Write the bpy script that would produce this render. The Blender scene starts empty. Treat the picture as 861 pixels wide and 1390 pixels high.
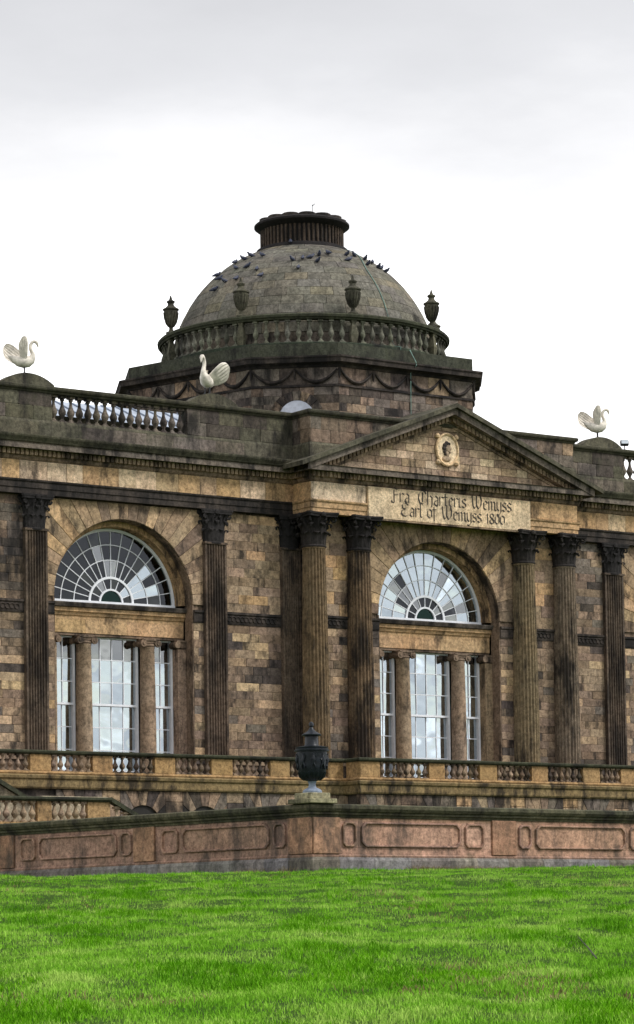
import bpy, bmesh, math, random
import numpy as np
from mathutils import Vector, Matrix, noise as mnoise
random.seed(11)
rnd = random.random
uni = random.uniform
R_ = math.radians
scene = bpy.context.scene
COL = scene.collection
ZO = 9.27                     # heights below are measured from the lunette sills; lawn at the garden wall is -9.27

# ------------------------------------------------------------------ camera
F_PX, YAW, PITCH, ROLL, PPY = 4116.8156, R_(35.566), R_(3.8035), R_(-0.8816), 1012.49
CAM = Vector((-63.6188, -82.461, -11.202 + ZO))
fw = Vector((math.sin(YAW)*math.cos(PITCH), math.cos(YAW)*math.cos(PITCH), math.sin(PITCH)))
rt0 = Vector((math.cos(YAW), -math.sin(YAW), 0)); up0 = rt0.cross(fw)
rt = math.cos(ROLL)*rt0 + math.sin(ROLL)*up0
up = -math.sin(ROLL)*rt0 + math.cos(ROLL)*up0
cd = bpy.data.cameras.new('camera'); cam = bpy.data.objects.new('camera', cd); COL.objects.link(cam)
cam.matrix_world = Matrix(((rt.x, up.x, -fw.x, CAM.x), (rt.y, up.y, -fw.y, CAM.y), (rt.z, up.z, -fw.z, CAM.z), (0, 0, 0, 1)))
cd.sensor_fit = 'HORIZONTAL'; cd.sensor_width = 36; cd.lens = 36*F_PX/861
cd.shift_y = (PPY-695)/861; cd.clip_start = 1; cd.clip_end = 8000
scene.camera = cam

# ------------------------------------------------------------------ world, sun, exposure
SUN_EL, SUN_AZ = R_(48), math.atan2(0.62, -0.78)      # azimuth from +Y towards +X
world = bpy.data.worlds.new('World'); scene.world = world; world.use_nodes = True
wn, wl = world.node_tree.nodes, world.node_tree.links
wn.clear()
def W(t, **k):
    n = wn.new(t)
    for a, v in k.items(): setattr(n, a, v)
    return n
wo = W('ShaderNodeOutputWorld'); bg = W('ShaderNodeBackground'); bg.inputs[1].default_value = 0.1
sky = W('ShaderNodeTexSky', sky_type='NISHITA', sun_disc=False)
sky.sun_elevation = SUN_EL; sky.sun_rotation = SUN_AZ; sky.dust_density = 2.0
geo = W('ShaderNodeNewGeometry'); tc = W('ShaderNodeTexCoord')
sep = W('ShaderNodeSeparateXYZ'); wl.new(tc.outputs['Generated'], sep.inputs[0])
zz = W('ShaderNodeMath', operation='ADD'); wl.new(sep.outputs[2], zz.inputs[0]); zz.inputs[1].default_value = 0.09
zm = W('ShaderNodeMath', operation='MAXIMUM'); wl.new(zz.outputs[0], zm.inputs[0]); zm.inputs[1].default_value = 0.05
dv = []
for i in (0, 1):
    d = W('ShaderNodeMath', operation='DIVIDE'); wl.new(sep.outputs[i], d.inputs[0]); wl.new(zm.outputs[0], d.inputs[1]); dv.append(d)
cmb = W('ShaderNodeCombineXYZ'); wl.new(dv[0].outputs[0], cmb.inputs[0]); wl.new(dv[1].outputs[0], cmb.inputs[1])
CLOUD_SHIFT = (17.264+.31, -8.029+.43, 1.413)
mp = W('ShaderNodeMapping'); wl.new(cmb.outputs[0], mp.inputs[0]); mp.inputs['Location'].default_value = CLOUD_SHIFT
def wnoise(scale, det, rough, off):
    m = W('ShaderNodeMapping'); wl.new(mp.outputs[0], m.inputs[0]); m.inputs['Location'].default_value = off
    n = W('ShaderNodeTexNoise'); n.inputs['Scale'].default_value = scale; n.inputs['Detail'].default_value = det
    n.inputs['Roughness'].default_value = rough; wl.new(m.outputs[0], n.inputs['Vector']); return n
ncov = wnoise(0.8, 8, 0.55, (3.1, 1.7, 0.4)); nsh = wnoise(0.42, 9, 0.56, (7.3, 2.2, 5.5))
cr = W('ShaderNodeValToRGB'); wl.new(ncov.outputs[0], cr.inputs[0])
cr.color_ramp.elements[0].position = 0.32; cr.color_ramp.elements[1].position = 0.44
sr = W('ShaderNodeValToRGB'); wl.new(nsh.outputs[0], sr.inputs[0])
e = sr.color_ramp.elements
e[0].position = 0.30; e[0].color = (4.35, 4.4, 4.6, 1); e[1].position = 0.62; e[1].color = (14.5, 14.5, 14.6, 1)
for p_, c_ in ((0.42, (5.3, 5.35, 5.55, 1)), (0.47, (6.2, 6.23, 6.4, 1)), (0.53, (7.1, 7.1, 7.2, 1))): q_ = e.new(p_); q_.color = c_
mx = W('ShaderNodeMix', data_type='RGBA'); wl.new(cr.outputs[0], mx.inputs[0]); wl.new(sky.outputs[0], mx.inputs[6]); wl.new(sr.outputs[0], mx.inputs[7])
wl.new(mx.outputs[2], bg.inputs[0]); wl.new(bg.outputs[0], wo.inputs[0])
sd = bpy.data.lights.new('sun', 'SUN'); sun = bpy.data.objects.new('sun', sd); COL.objects.link(sun)
sd.energy = 1.5; sd.angle = R_(12); sd.color = (1, 0.975, 0.94)
sv = Vector((math.sin(SUN_AZ)*math.cos(SUN_EL), math.cos(SUN_AZ)*math.cos(SUN_EL), math.sin(SUN_EL)))
sun.rotation_euler = sv.to_track_quat('Z', 'Y').to_euler(); sun.location = (0, -40, 60)
scene.cycles.caustics_reflective = False
vs = scene.view_settings
vs.view_transform = 'Standard'; vs.look = 'None'; vs.exposure = 0.62; vs.gamma = 1; vs.use_curve_mapping = False

# ------------------------------------------------------------------ materials
def lin(r, g, b, k=1.0):
    f = lambda c: ((c/255+0.055)/1.055)**2.4 if c > 10 else c/255/12.92
    return tuple(min(0.9, f(c)*k) for c in (r, g, b)) + (1,)
def mat_new(name):
    m = bpy.data.materials.new(name); m.use_nodes = True; n = m.node_tree.nodes; n.clear()
    o = n.new('ShaderNodeOutputMaterial'); p = n.new('ShaderNodeBsdfPrincipled'); m.node_tree.links.new(p.outputs[0], o.inputs[0])
    return m, n, m.node_tree.links, p
def stone_mat(name, soot=0.4, t0=0.5, t1=0.66, sootcol=(0.013, 0.012, 0.012), lichen=0.0, bump=0.5, stain=0.5, per=False):
    m, n, l, p = mat_new(name)
    def nz(scale, det, rough, sc=(1, 1, 1)):
        mpn = n.new('ShaderNodeMapping'); mpn.inputs['Scale'].default_value = sc; l.new(pos, mpn.inputs[0])
        t = n.new('ShaderNodeTexNoise'); t.inputs['Scale'].default_value = scale; t.inputs['Detail'].default_value = det
        t.inputs['Roughness'].default_value = rough; l.new(mpn.outputs[0], t.inputs['Vector']); return t.outputs[0]
    def mr(v, a, b, c, d):
        q = n.new('ShaderNodeMapRange'); q.inputs[1].default_value = a; q.inputs[2].default_value = b
        q.inputs[3].default_value = c; q.inputs[4].default_value = d; l.new(v, q.inputs[0]); return q.outputs[0]
    def ma(op, a, b):
        q = n.new('ShaderNodeMath'); q.operation = op
        for i, v in enumerate((a, b)):
            if isinstance(v, (int, float)): q.inputs[i].default_value = v
            else: l.new(v, q.inputs[i])
        return q.outputs[0]
    def mix(fac, a, b, bt='MIX'):
        q = n.new('ShaderNodeMix'); q.data_type = 'RGBA'; q.blend_type = bt
        for i, v in ((0, fac), (6, a), (7, b)):
            if isinstance(v, (int, float, tuple)): q.inputs[i].default_value = v
            else: l.new(v, q.inputs[i])
        return q.outputs[2]
    g = n.new('ShaderNodeNewGeometry'); oi = n.new('ShaderNodeObjectInfo')
    base = oi.outputs['Color']; pos = g.outputs['Position']
    if per:                                   # every block has its own patch of weathering
        va = n.new('ShaderNodeVectorMath'); va.operation = 'MULTIPLY_ADD'; va.inputs[1].default_value = (37.0, 53.0, 71.0)
        l.new(oi.outputs['Random'], va.inputs[0]); l.new(pos, va.inputs[2]); pos = va.outputs[0]
    c = mix(mr(nz(0.9, 5, 0.6), 0.35, 0.7, 0, stain), base, mix(1.0, base, (1.08, 0.95, 0.82, 1), 'MULTIPLY'))
    v = ma('MULTIPLY', mr(nz(3.5, 6, 0.65), 0.3, 0.7, 0.66, 1.28), mr(nz(30, 4, 0.7), 0.3, 0.7, 0.82, 1.18))
    v = ma('MULTIPLY', v, mr(nz(9, 9, 0.8), 0.38, 0.57, 0.5, 1.16))
    vc = n.new('ShaderNodeCombineColor'); [l.new(v, vc.inputs[i]) for i in range(3)]
    c = mix(1.0, c, vc.outputs[0], 'MULTIPLY')
    if lichen:
        c = mix(mr(nz(1.7, 7, 0.7), 0.5, 0.68, 0, lichen), c, (0.06, 0.066, 0.036, 1))
    s = ma('ADD', ma('MULTIPLY', nz(2.4, 6, 0.68, (1, 1, 0.28)), 0.62), ma('MULTIPLY', nz(0.5, 4, 0.6), 0.38))
    c = mix(mr(s, t0, t1, 0, soot), c, sootcol + (1,))
    l.new(c, p.inputs['Base Color']); p.inputs['Roughness'].default_value = 0.93
    p.inputs['Specular IOR Level'].default_value = 0.25
    b = n.new('ShaderNodeBump'); b.inputs['Strength'].default_value = bump; b.inputs['Distance'].default_value = 0.03
    l.new(ma('ADD', nz(14, 6, 0.7), ma('MULTIPLY', nz(3, 4, 0.6), 0.6)), b.inputs['Height']); l.new(b.outputs[0], p.inputs['Normal'])
    return m
M = {}
M['clean'] = stone_mat('sandstone_clean', soot=0.75, t0=0.53, t1=0.62)
M['mid'] = stone_mat('sandstone_weathered', soot=0.85, t0=0.485, t1=0.58)
M['sooty'] = stone_mat('sandstone_sooty', soot=0.93, t0=0.36, t1=0.56)
M['ashlar'] = stone_mat('sandstone_ashlar', soot=0.85, t0=0.51, t1=0.62, per=True)
M['dome'] = stone_mat('sandstone_dome', soot=0.5, t0=0.48, t1=0.66, stain=0.25)
M['slab'] = stone_mat('sandstone_slab', soot=0.45, t0=0.52, t1=0.66)
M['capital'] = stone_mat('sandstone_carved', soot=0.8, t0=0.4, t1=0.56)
M['pilaster'] = stone_mat('sandstone_streaked', soot=0.78, t0=0.45, t1=0.58)
M['green'] = stone_mat('stone_mossy', soot=0.85, t0=0.47, t1=0.62, lichen=0.45, stain=0.3)
M['pink'] = stone_mat('red_sandstone', soot=0.7, t0=0.48, t1=0.6, lichen=0.4, stain=0.25, sootcol=(0.045, 0.043, 0.04))
def plain(name, col, rough=0.6, metal=0.0, spec=0.5, nscale=8, namp=0.25, bump=0.0):
    m, n, l, p = mat_new(name)
    g = n.new('ShaderNodeNewGeometry'); t = n.new('ShaderNodeTexNoise'); t.inputs['Scale'].default_value = nscale; t.inputs['Detail'].default_value = 5
    l.new(g.outputs['Position'], t.inputs['Vector'])
    q = n.new('ShaderNodeMapRange'); q.inputs[1].default_value = 0.3; q.inputs[2].default_value = 0.7; q.inputs[3].default_value = 1-namp; q.inputs[4].default_value = 1+namp
    l.new(t.outputs[0], q.inputs[0])
    x = n.new('ShaderNodeMix'); x.data_type = 'RGBA'; x.blend_type = 'MULTIPLY'; x.inputs[0].default_value = 1; x.inputs[6].default_value = tuple(col[:3]) + (1,)
    vc = n.new('ShaderNodeCombineColor'); [l.new(q.outputs[0], vc.inputs[i]) for i in range(3)]
    l.new(vc.outputs[0], x.inputs[7]); l.new(x.outputs[2], p.inputs['Base Color'])
    p.inputs['Roughness'].default_value = rough; p.inputs['Metallic'].default_value = metal; p.inputs['Specular IOR Level'].default_value = spec
    if bump:
        b = n.new('ShaderNodeBump'); b.inputs['Strength'].default_value = bump; b.inputs['Distance'].default_value = 0.02
        l.new(t.outputs[0], b.inputs['Height']); l.new(b.outputs[0], p.inputs['Normal'])
    return m
M['paint'] = plain('white_painted_wood', (0.84, 0.86, 0.9), 0.5, namp=0.06)
M['swan'] = plain('cream_painted_stone', (0.75, 0.69, 0.6), 0.75, nscale=6, namp=0.3, bump=0.2)
M['lead'] = plain('dark_lead', (0.008, 0.011, 0.016), 0.42, 0.0, 0.35, nscale=9, namp=0.5, bump=0.4)
M['leadfoot'] = plain('pale_lead', (0.2, 0.24, 0.31), 0.55, nscale=9, namp=0.3)
M['copper'] = plain('verdigris_copper', (0.16, 0.26, 0.22), 0.7, namp=0.35)
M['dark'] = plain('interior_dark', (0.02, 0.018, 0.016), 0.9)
M['incised'] = plain('incised_letter', (0.045, 0.036, 0.028), 0.9, nscale=7, namp=0.6)
M['pigeon'] = plain('pigeon_feathers', (0.035, 0.042, 0.075), 0.6, nscale=30, namp=0.6)
M['pane_white'] = plain('pale_panel', (0.55, 0.58, 0.66), 0.5, nscale=5, namp=0.2)
M['black_metal'] = plain('black_metal', (0.02, 0.022, 0.025), 0.5)
M['lampglass'] = plain('lamp_glass', (0.5, 0.55, 0.6), 0.15, spec=0.8)
M['skylight'] = plain('roof_glass_sky_tint', (0.42, 0.47, 0.55), 0.45, nscale=1.5, namp=0.3)  # pale blue base colour stands in for sky reflected in the roof glass
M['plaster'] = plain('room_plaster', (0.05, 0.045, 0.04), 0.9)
def glass(name, refl, tint):
    m = bpy.data.materials.new(name); m.use_nodes = True; n = m.node_tree.nodes; n.clear(); l = m.node_tree.links
    o = n.new('ShaderNodeOutputMaterial'); x = n.new('ShaderNodeMixShader'); a = n.new('ShaderNodeBsdfTransparent'); g = n.new('ShaderNodeBsdfGlossy')
    a.inputs[0].default_value = (0.55, 0.6, 0.6, 1); g.inputs['Roughness'].default_value = 0.015; g.inputs[0].default_value = tint
    t = n.new('ShaderNodeTexNoise'); t.inputs['Scale'].default_value = 1.6; t.inputs['Detail'].default_value = 1
    ge = n.new('ShaderNodeNewGeometry'); l.new(ge.outputs['Position'], t.inputs['Vector'])
    b = n.new('ShaderNodeBump'); b.inputs['Strength'].default_value = 0.05; b.inputs['Distance'].default_value = 0.06
    l.new(t.outputs[0], b.inputs['Height']); l.new(b.outputs[0], g.inputs['Normal'])
    x.inputs[0].default_value = refl; l.new(a.outputs[0], x.inputs[1]); l.new(g.outputs[0], x.inputs[2]); l.new(x.outputs[0], o.inputs[0])
    return m
M['glass'] = glass('window_glass', 0.62, (0.78, 0.88, 0.95, 1))
M['glass2'] = glass('window_glass_half_reflect', 0.3, (0.8, 0.82, 0.84, 1))  # weaker mirror copies of the glass, for panes meant to reflect less sky
M['glassd'] = glass('window_glass_low_reflect', 0.05, (0.8, 0.82, 0.9, 1))
M['glassg'] = glass('window_glass_bottle', 0.05, (0.3, 0.55, 0.48, 1))

# ------------------------------------------------------------------ helpers
def link(name, me, mat, parent=None, loc=(0, 0, 0), rot=(0, 0, 0), sc=(1, 1, 1), color=None):
    o = bpy.data.objects.new(name, me); COL.objects.link(o)
    o.location = (loc[0], loc[1], loc[2] + ZO); o.rotation_euler = rot; o.scale = sc
    if mat is not None and me is not None and not me.materials: me.materials.append(mat)
    if color: o.color = color
    if parent:
        o.parent = parent; o.matrix_parent_inverse = parent.matrix_basis.inverted()
    return o
def tag(o, label, cat, group=None, kind=None):
    o['label'] = label; o['category'] = cat
    if group: o['group'] = group
    if kind: o['kind'] = kind
    return o
def thing(name, label, cat, loc, group=None):
    return tag(link(name, None, None, loc=loc), label, cat, group)
class MB:
    def __init__(s): s.v = []; s.f = []
    def add(s, vs, fs):
        b = len(s.v); s.v += [tuple(q) for q in vs]; s.f += [tuple(b+i for i in f) for f in fs]
    def box(s, x0, x1, y0, y1, z0, z1):
        s.add([(x0, y0, z0), (x1, y0, z0), (x1, y1, z0), (x0, y1, z0), (x0, y0, z1), (x1, y0, z1), (x1, y1, z1), (x0, y1, z1)],
              [(0, 3, 2, 1), (4, 5, 6, 7), (0, 1, 5, 4), (1, 2, 6, 5), (2, 3, 7, 6), (3, 0, 4, 7)])
    def obox(s, c, u, hl, hw, z0, z1):      # box along plan direction u
        u = Vector(u).normalized(); w = Vector((-u.y, u.x)); c = Vector(c)
        q = [c-u*hl-w*hw, c+u*hl-w*hw, c+u*hl+w*hw, c-u*hl+w*hw]
        s.add([(a.x, a.y, z0) for a in q] + [(a.x, a.y, z1) for a in q], [(0, 3, 2, 1), (4, 5, 6, 7), (0, 1, 5, 4), (1, 2, 6, 5), (2, 3, 7, 6), (3, 0, 4, 7)])
    def prism(s, poly, y0, y1):             # polygon in x,z pushed along y
        n = len(poly); s.add([(x, y0, z) for x, z in poly] + [(x, y1, z) for x, z in poly],
              [tuple(range(n)), tuple(range(2*n-1, n-1, -1))] + [(i, (i+1) % n, n+(i+1) % n, n+i) for i in range(n)])
    def slab(s, poly, z0, z1):              # polygon in x,y pushed along z
        n = len(poly); s.add([(x, y, z0) for x, y in poly] + [(x, y, z1) for x, y in poly],
              [tuple(range(n)), tuple(range(2*n-1, n-1, -1))] + [(i, (i+1) % n, n+(i+1) % n, n+i) for i in range(n)])
    def lathe(s, prof, seg=16, c=(0, 0, 0), a0=0.0):
        vs = []; fs = []; n = len(prof)
        for k in range(seg):
            a = a0+2*math.pi*k/seg
            vs += [(c[0]+r*math.cos(a), c[1]+r*math.sin(a), c[2]+z) for r, z in prof]
        for k in range(seg):
            k2 = (k+1) % seg
            fs += [(k*n+i, k2*n+i, k2*n+i+1, k*n+i+1) for i in range(n-1)]
        fs.append(tuple(k*n for k in range(seg))[::-1]); fs.append(tuple(k*n+n-1 for k in range(seg)))
        s.add(vs, fs)
    def sweep(s, path, prof, closed=False): # outward is to the right of travel; prof = closed polygon (out, z)
        P = [Vector(q) for q in path]; n = len(P); m = len(prof); vs = []
        nr = lambda d: Vector((d.y, -d.x))
        for i in range(n):
            d1 = (P[i]-P[i-1]).normalized() if (i > 0 or closed) else None
            d2 = (P[(i+1) % n]-P[i]).normalized() if (i < n-1 or closed) else None
            n1 = nr(d1) if d1 else nr(d2); n2 = nr(d2) if d2 else n1
            o = (n1+n2)/(1+n1.dot(n2))
            vs += [(P[i].x+o.x*a, P[i].y+o.y*a, z) for a, z in prof]
        fs = []
        for i in range(n if closed else n-1):
            j = (i+1) % n
            fs += [(i*m+k, j*m+k, j*m+(k+1) % m, i*m+(k+1) % m) for k in range(m)]
        if not closed: fs += [tuple(range(m)), tuple((n-1)*m+k for k in range(m))[::-1]]
        s.add(vs, fs)
    def tube(s, pts, rad, seg=8):
        P = [Vector(q) for q in pts]; n = len(P); vs = []; fs = []
        for i in range(n):
            t = (P[min(i+1, n-1)]-P[max(i-1, 0)]).normalized()
            a = t.cross(Vector((0, 0, 1))) if abs(t.z) < 0.95 else t.cross(Vector((0, 1, 0)))
            a.normalize(); b = t.cross(a); r = rad[i] if isinstance(rad, (list, tuple)) else rad
            ra, rb = r if isinstance(r, tuple) else (r, r)
            vs += [tuple(P[i]+a*ra*math.cos(2*math.pi*k/seg)+b*rb*math.sin(2*math.pi*k/seg)) for k in range(seg)]
        for i in range(n-1): fs += [(i*seg+k, i*seg+(k+1) % seg, (i+1)*seg+(k+1) % seg, (i+1)*seg+k) for k in range(seg)]
        fs += [tuple(range(seg))[::-1], tuple((n-1)*seg+k for k in range(seg))]
        s.add(vs, fs)
    def mesh(s, name, smooth=0, bev=0):
        me = bpy.data.meshes.new(name); me.from_pydata(s.v, [], s.f)
        bm = bmesh.new(); bm.from_mesh(me)
        bmesh.ops.recalc_face_normals(bm, faces=bm.faces)
        if bev: bmesh.ops.bevel(bm, geom=list(bm.edges), offset=bev, segments=1, affect='EDGES', clamp_overlap=True)
        bm.to_mesh(me); bm.free()
        if smooth:
            me.polygons.foreach_set('use_smooth', [True]*len(me.polygons))
            if smooth < 180: me.set_sharp_from_angle(angle=R_(smooth))
        me.update(); return me
    def build(s, name, mat, parent=None, color=None, smooth=0, bev=0, loc=(0, 0, 0), rot=(0, 0, 0)):
        return link(name, s.mesh(name, smooth, bev), mat, parent, loc, rot, color=color)
# stone blocks: four slightly uneven unit blocks, shared
UNIT = {}
def unit_block(mat, k):
    if (mat, k) not in UNIT:
        b = MB(); b.box(-.5, .5, -.5, .5, -.5, .5); me = b.mesh('stone_block')
        bm = bmesh.new(); bm.from_mesh(me); st = random.getstate(); random.seed(50+k)
        bmesh.ops.bevel(bm, geom=list(bm.edges), offset=0.03, segments=1, affect='EDGES')
        for v in bm.verts:
            v.co.x += uni(-.012, .012); v.co.z += uni(-.025, .025); v.co.y += uni(-.02, .02)
        random.setstate(st); bm.to_mesh(me); bm.free(); me.materials.append(M[mat]); UNIT[(mat, k)] = me
    return UNIT[(mat, k)]
def jit(c, a=0.09):
    k = 1+uni(-a, a); return (c[0]*k, c[1]*k*(1+uni(-.03, .03)), c[2]*k*(1+uni(-.06, .06)), 1)
def pick(pal): 
    r = rnd()*sum(w for w, _ in pal)
    for w, c in pal:
        r -= w
        if r <= 0: return jit(c)
    return jit(pal[-1][1])
def courses(parent, O, u, L, z0, z1, h, lens, pal, mat='mid', name='stone', depth=0.16, joint=0.007, proud=0.009):
    """ashlar: blocks of their own laid in courses on the plan line O + u*s, outward to the right of u"""
    u = Vector((u[0], u[1], 0)).normalized(); nrm = Vector((u.y, -u.x, 0)); ang = math.atan2(u.y, u.x)
    nc = max(1, round((z1-z0)/h)); h = (z1-z0)/nc
    for i in range(nc):
        za = z0+i*h; s = 0.0
        first = True
        while s < L-1e-4:
            w = uni(*lens)*(0.55 if first and i % 2 else 1); first = False
            if L-s-w < lens[0]*0.6: w = L-s
            p = uni(0, proud)
            c = Vector((O[0], O[1], 0))+u*(s+w/2)+nrm*(p-depth/2)
            link(name, unit_block(mat, random.randrange(4)), None, parent, (c.x, c.y, za+h/2), (0, 0, ang), (w-joint, depth, h-joint), pick(pal))
            s += w
def clip(poly, a, b, c):                    # keep a*x+b*z <= c
    out = []
    for i in range(len(poly)):
        p, q = poly[i], poly[(i+1) % len(poly)]
        dp, dq = a*p[0]+b*p[1]-c, a*q[0]+b*q[1]-c
        if dp <= 0: out.append(p)
        if dp*dq < 0:
            t = dp/(dp-dq); out.append((p[0]+(q[0]-p[0])*t, p[1]+(q[1]-p[1])*t))
    return out
def clip_rect(poly, x0, x1, z0, z1):
    for a, b, c in ((-1, 0, -x0), (1, 0, x1), (0, -1, -z0), (0, 1, z1)):
        if len(poly) > 2: poly = clip(poly, a, b, c)
    return poly
def voussoirs(parent, cx, cz, rin, n, rect, y0, y1, pal, mat, name='voussoir', a0=0.0, a1=math.pi):
    for k in range(n):
        t0 = a0+(a1-a0)*k/n; t1 = a0+(a1-a0)*(k+1)/n; g = 0.006/rin
        p = [(cx+rin*math.cos(t), cz+rin*math.sin(t)) for t in (t0+g, (t0+t1)/2, t1-g)]
        ro = 9.0; g2 = 0.006/ro
        p = p+[(cx+ro*math.cos(t1-g2), cz+ro*math.sin(t1-g2)), (cx+ro*math.cos(t0+g2), cz+ro*math.sin(t0+g2))]
        p = clip_rect(p, *rect)
        if len(p) < 3: continue
        b = MB(); b.prism(p, y0-uni(0, .012), y1); b.build(name, M[mat], parent, pick(pal), bev=0.007)

# palettes
K = 1.35
TAN = lin(168, 140, 106, K); CREAM = lin(196, 178, 150, K); BUFF = lin(140, 122, 102, K); BROWN = lin(116, 100, 85, K)
GREY = lin(104, 96, 88, K); DARK = lin(74, 67, 62, K); ORANGE = lin(150, 106, 58, K); BLACK = lin(38, 35, 34, K)
OLIVE = lin(84, 81, 68, K); PINK = lin(146, 117, 101, K); PINK_LIT = lin(166, 133, 113, K); MOSS = lin(58, 60, 46, K); YEL = lin(146, 119, 84, K)
PAL_WALL = [(4, BUFF), (4, lin(126, 109, 92, K)), (3, BROWN), (2, GREY), (1.8, lin(74, 67, 62, K)), (2, lin(168, 146, 118, K))]
PAL_DARK = [(3, BROWN), (3, GREY), (1.5, DARK), (1, BUFF)]
PAL_TAN = [(4, BUFF), (3, TAN), (2, BROWN)]
PAL_VOUS = [(5, lin(148, 128, 104, K)), (3, BROWN), (2, lin(172, 146, 114, K))]
PAL_FRIEZE = [(4, lin(184, 164, 136, K)), (3, TAN), (2, lin(160, 138, 112, K)), (1, BUFF)]
PAL_PAR = [(3, OLIVE), (2, GREY), (1, DARK)]
PAL_DRUM = [(4, GREY), (3, lin(110, 96, 84, K)), (1, BUFF), (2, DARK)]
PAL_DOME = [(4, lin(102, 99, 90, K)), (3, lin(96, 93, 85, K)), (1, lin(110, 104, 90, K))]

# ------------------------------------------------------------------ ground
fh = Vector((math.sin(YAW), math.cos(YAW))); rh = Vector((math.cos(YAW), -math.sin(YAW)))
def hum(l, d): return mnoise.noise((l*0.45, d*0.22, 0.3))*0.10 + mnoise.noise((l*1.6, d*0.6, 4.1))*0.06
def gz(l, d):
    z = -3.53 + 0.0471*d
    z = -3.53+0.0 if d < 0 else min(z, -0.13-0.014*min(20, max(0.0, -l)))
    if d < 73 and d > 0: z += hum(l, d)*min(1, max(0, (73.5-d)/5))
    return z
ds = [-3000, -600, -100, -20] + list(np.arange(0, 82, 0.8)) + [90, 130, 300, 800, 3000]
ls = [-3000, -700, -150, -50, -25] + list(np.arange(-14, 14.1, 0.5)) + [25, 50, 150, 700, 3000]
gb = MB(); nl = len(ls)
gb.add([(CAM.x+rh.x*l+fh.x*d, CAM.y+rh.y*l+fh.y*d, gz(l, d)-ZO) for d in ds for l in ls],
       [(i*nl+j, i*nl+j+1, (i+1)*nl+j+1, (i+1)*nl+j) for i in range(len(ds)-1) for j in range(nl-1)])
def grass_mat(name, cols, pos):
    m, n, l, p = mat_new(name)
    g = n.new('ShaderNodeNewGeometry')
    def nz(s, d):
        t = n.new('ShaderNodeTexNoise'); t.inputs['Scale'].default_value = s; t.inputs['Detail'].default_value = d; l.new(g.outputs['Position'], t.inputs['Vector']); return t.outputs[0]
    a = n.new('ShaderNodeMath'); a.operation = 'MULTIPLY_ADD'; l.new(nz(0.7, 5), a.inputs[0]); a.inputs[1].default_value = 0.55
    b = n.new('ShaderNodeMath'); b.operation = 'MULTIPLY'; l.new(nz(22, 4), b.inputs[0]); b.inputs[1].default_value = 0.45; l.new(b.outputs[0], a.inputs[2])
    r = n.new('ShaderNodeValToRGB'); l.new(a.outputs[0], r.inputs[0])
    while len(r.color_ramp.elements) < len(cols): r.color_ramp.elements.new(0.5)
    for e_, c, q in zip(r.color_ramp.elements, cols, pos): e_.position = q; e_.color = c
    l.new(r.outputs[0], p.inputs['Base Color']); p.inputs['Roughness'].default_value = 0.9; p.inputs['Specular IOR Level'].default_value = 0.0
    return m
M['soil'] = grass_mat('lawn_soil', [(0.035, 0.065, 0.016, 1), (0.045, 0.085, 0.02, 1), (0.06, 0.1, 0.025, 1)], (0.3, 0.5, 0.7))
M['blade'] = grass_mat('grass_blades', [(0.09, 0.26, 0.015, 1), (0.2, 0.46, 0.03, 1), (0.38, 0.58, 0.11, 1)], (0.35, 0.48, 0.61))
M['straw'] = grass_mat('dry_straw', [(0.12, 0.09, 0.04, 1), (0.24, 0.19, 0.09, 1), (0.38, 0.31, 0.16, 1)], (0.35, 0.5, 0.65))
g_o = gb.build('lawn_ground', M['soil'], smooth=180); g_o['kind'] = 'structure'; g_o['label'] = 'green lawn bank rising to the foot of the garden wall'; g_o['category'] = 'lawn'
def blades(name, pts, hgt, wid, mat, seed):
    rng = np.random.default_rng(seed); n = len(pts); P = np.array(pts)
    h = hgt[0]+(hgt[1]-hgt[0])*rng.random(n)**1.5; a = rng.random(n)*2*np.pi
    w = wid*(0.6+0.8*rng.random(n)); le = h*(0.25+0.7*rng.random(n)); la = rng.random(n)*2*np.pi
    dx, dy = np.cos(a)*w/2, np.sin(a)*w/2; lx, ly = np.cos(la)*le, np.sin(la)*le
    V = np.empty((n, 5, 3))
    V[:, 0] = P+np.c_[-dx, -dy, -0.03+0*h]; V[:, 1] = P+np.c_[dx, dy, -0.03+0*h]
    V[:, 2] = P+np.c_[dx*.8+lx*.35, dy*.8+ly*.35, h*.6]; V[:, 3] = P+np.c_[-dx*.8+lx*.35, -dy*.8+ly*.35, h*.6]
    V[:, 4] = P+np.c_[lx, ly, h]
    me = bpy.data.meshes.new(name); me.vertices.add(5*n); me.vertices.foreach_set('co', V.ravel())
    base = np.arange(n)*5
    loops = np.stack([base, base+1, base+2, base+3, base+3, base+2, base+4], 1).ravel()
    me.loops.add(7*n); me.loops.foreach_set('vertex_index', loops.astype(np.int32))
    me.polygons.add(2*n); st = np.stack([np.arange(n)*7, np.arange(n)*7+4], 1).ravel()
    me.polygons.foreach_set('loop_start', st.astype(np.int32))
    me.update(calc_edges=True); me.validate()
    o = link(name, me, mat, loc=(0, 0, -ZO)); o['kind'] = 'stuff'; return o
def scatter(n, seed, d0, d1, clump, keep=None):
    rng = random.Random(seed); out = []
    while len(out) < n:
        u_ = rng.random(); d = d0*(d1/d0)**u_; l = rng.uniform(-1, 1)*(d*0.112+0.35)
        k = rng.randrange(*clump)
        if keep and not keep(l, d, rng): continue
        for _ in range(k):
            ll = l+rng.gauss(0, .05); dd = d+rng.gauss(0, .07)
            out.append((CAM.x+rh.x*ll+fh.x*dd, CAM.y+rh.y*ll+fh.y*dd, gz(ll, dd)))
    return out
def gzp(q): v = Vector((q.x-CAM.x, q.y-CAM.y)); return gz(v.dot(rh), v.dot(fh))
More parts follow.
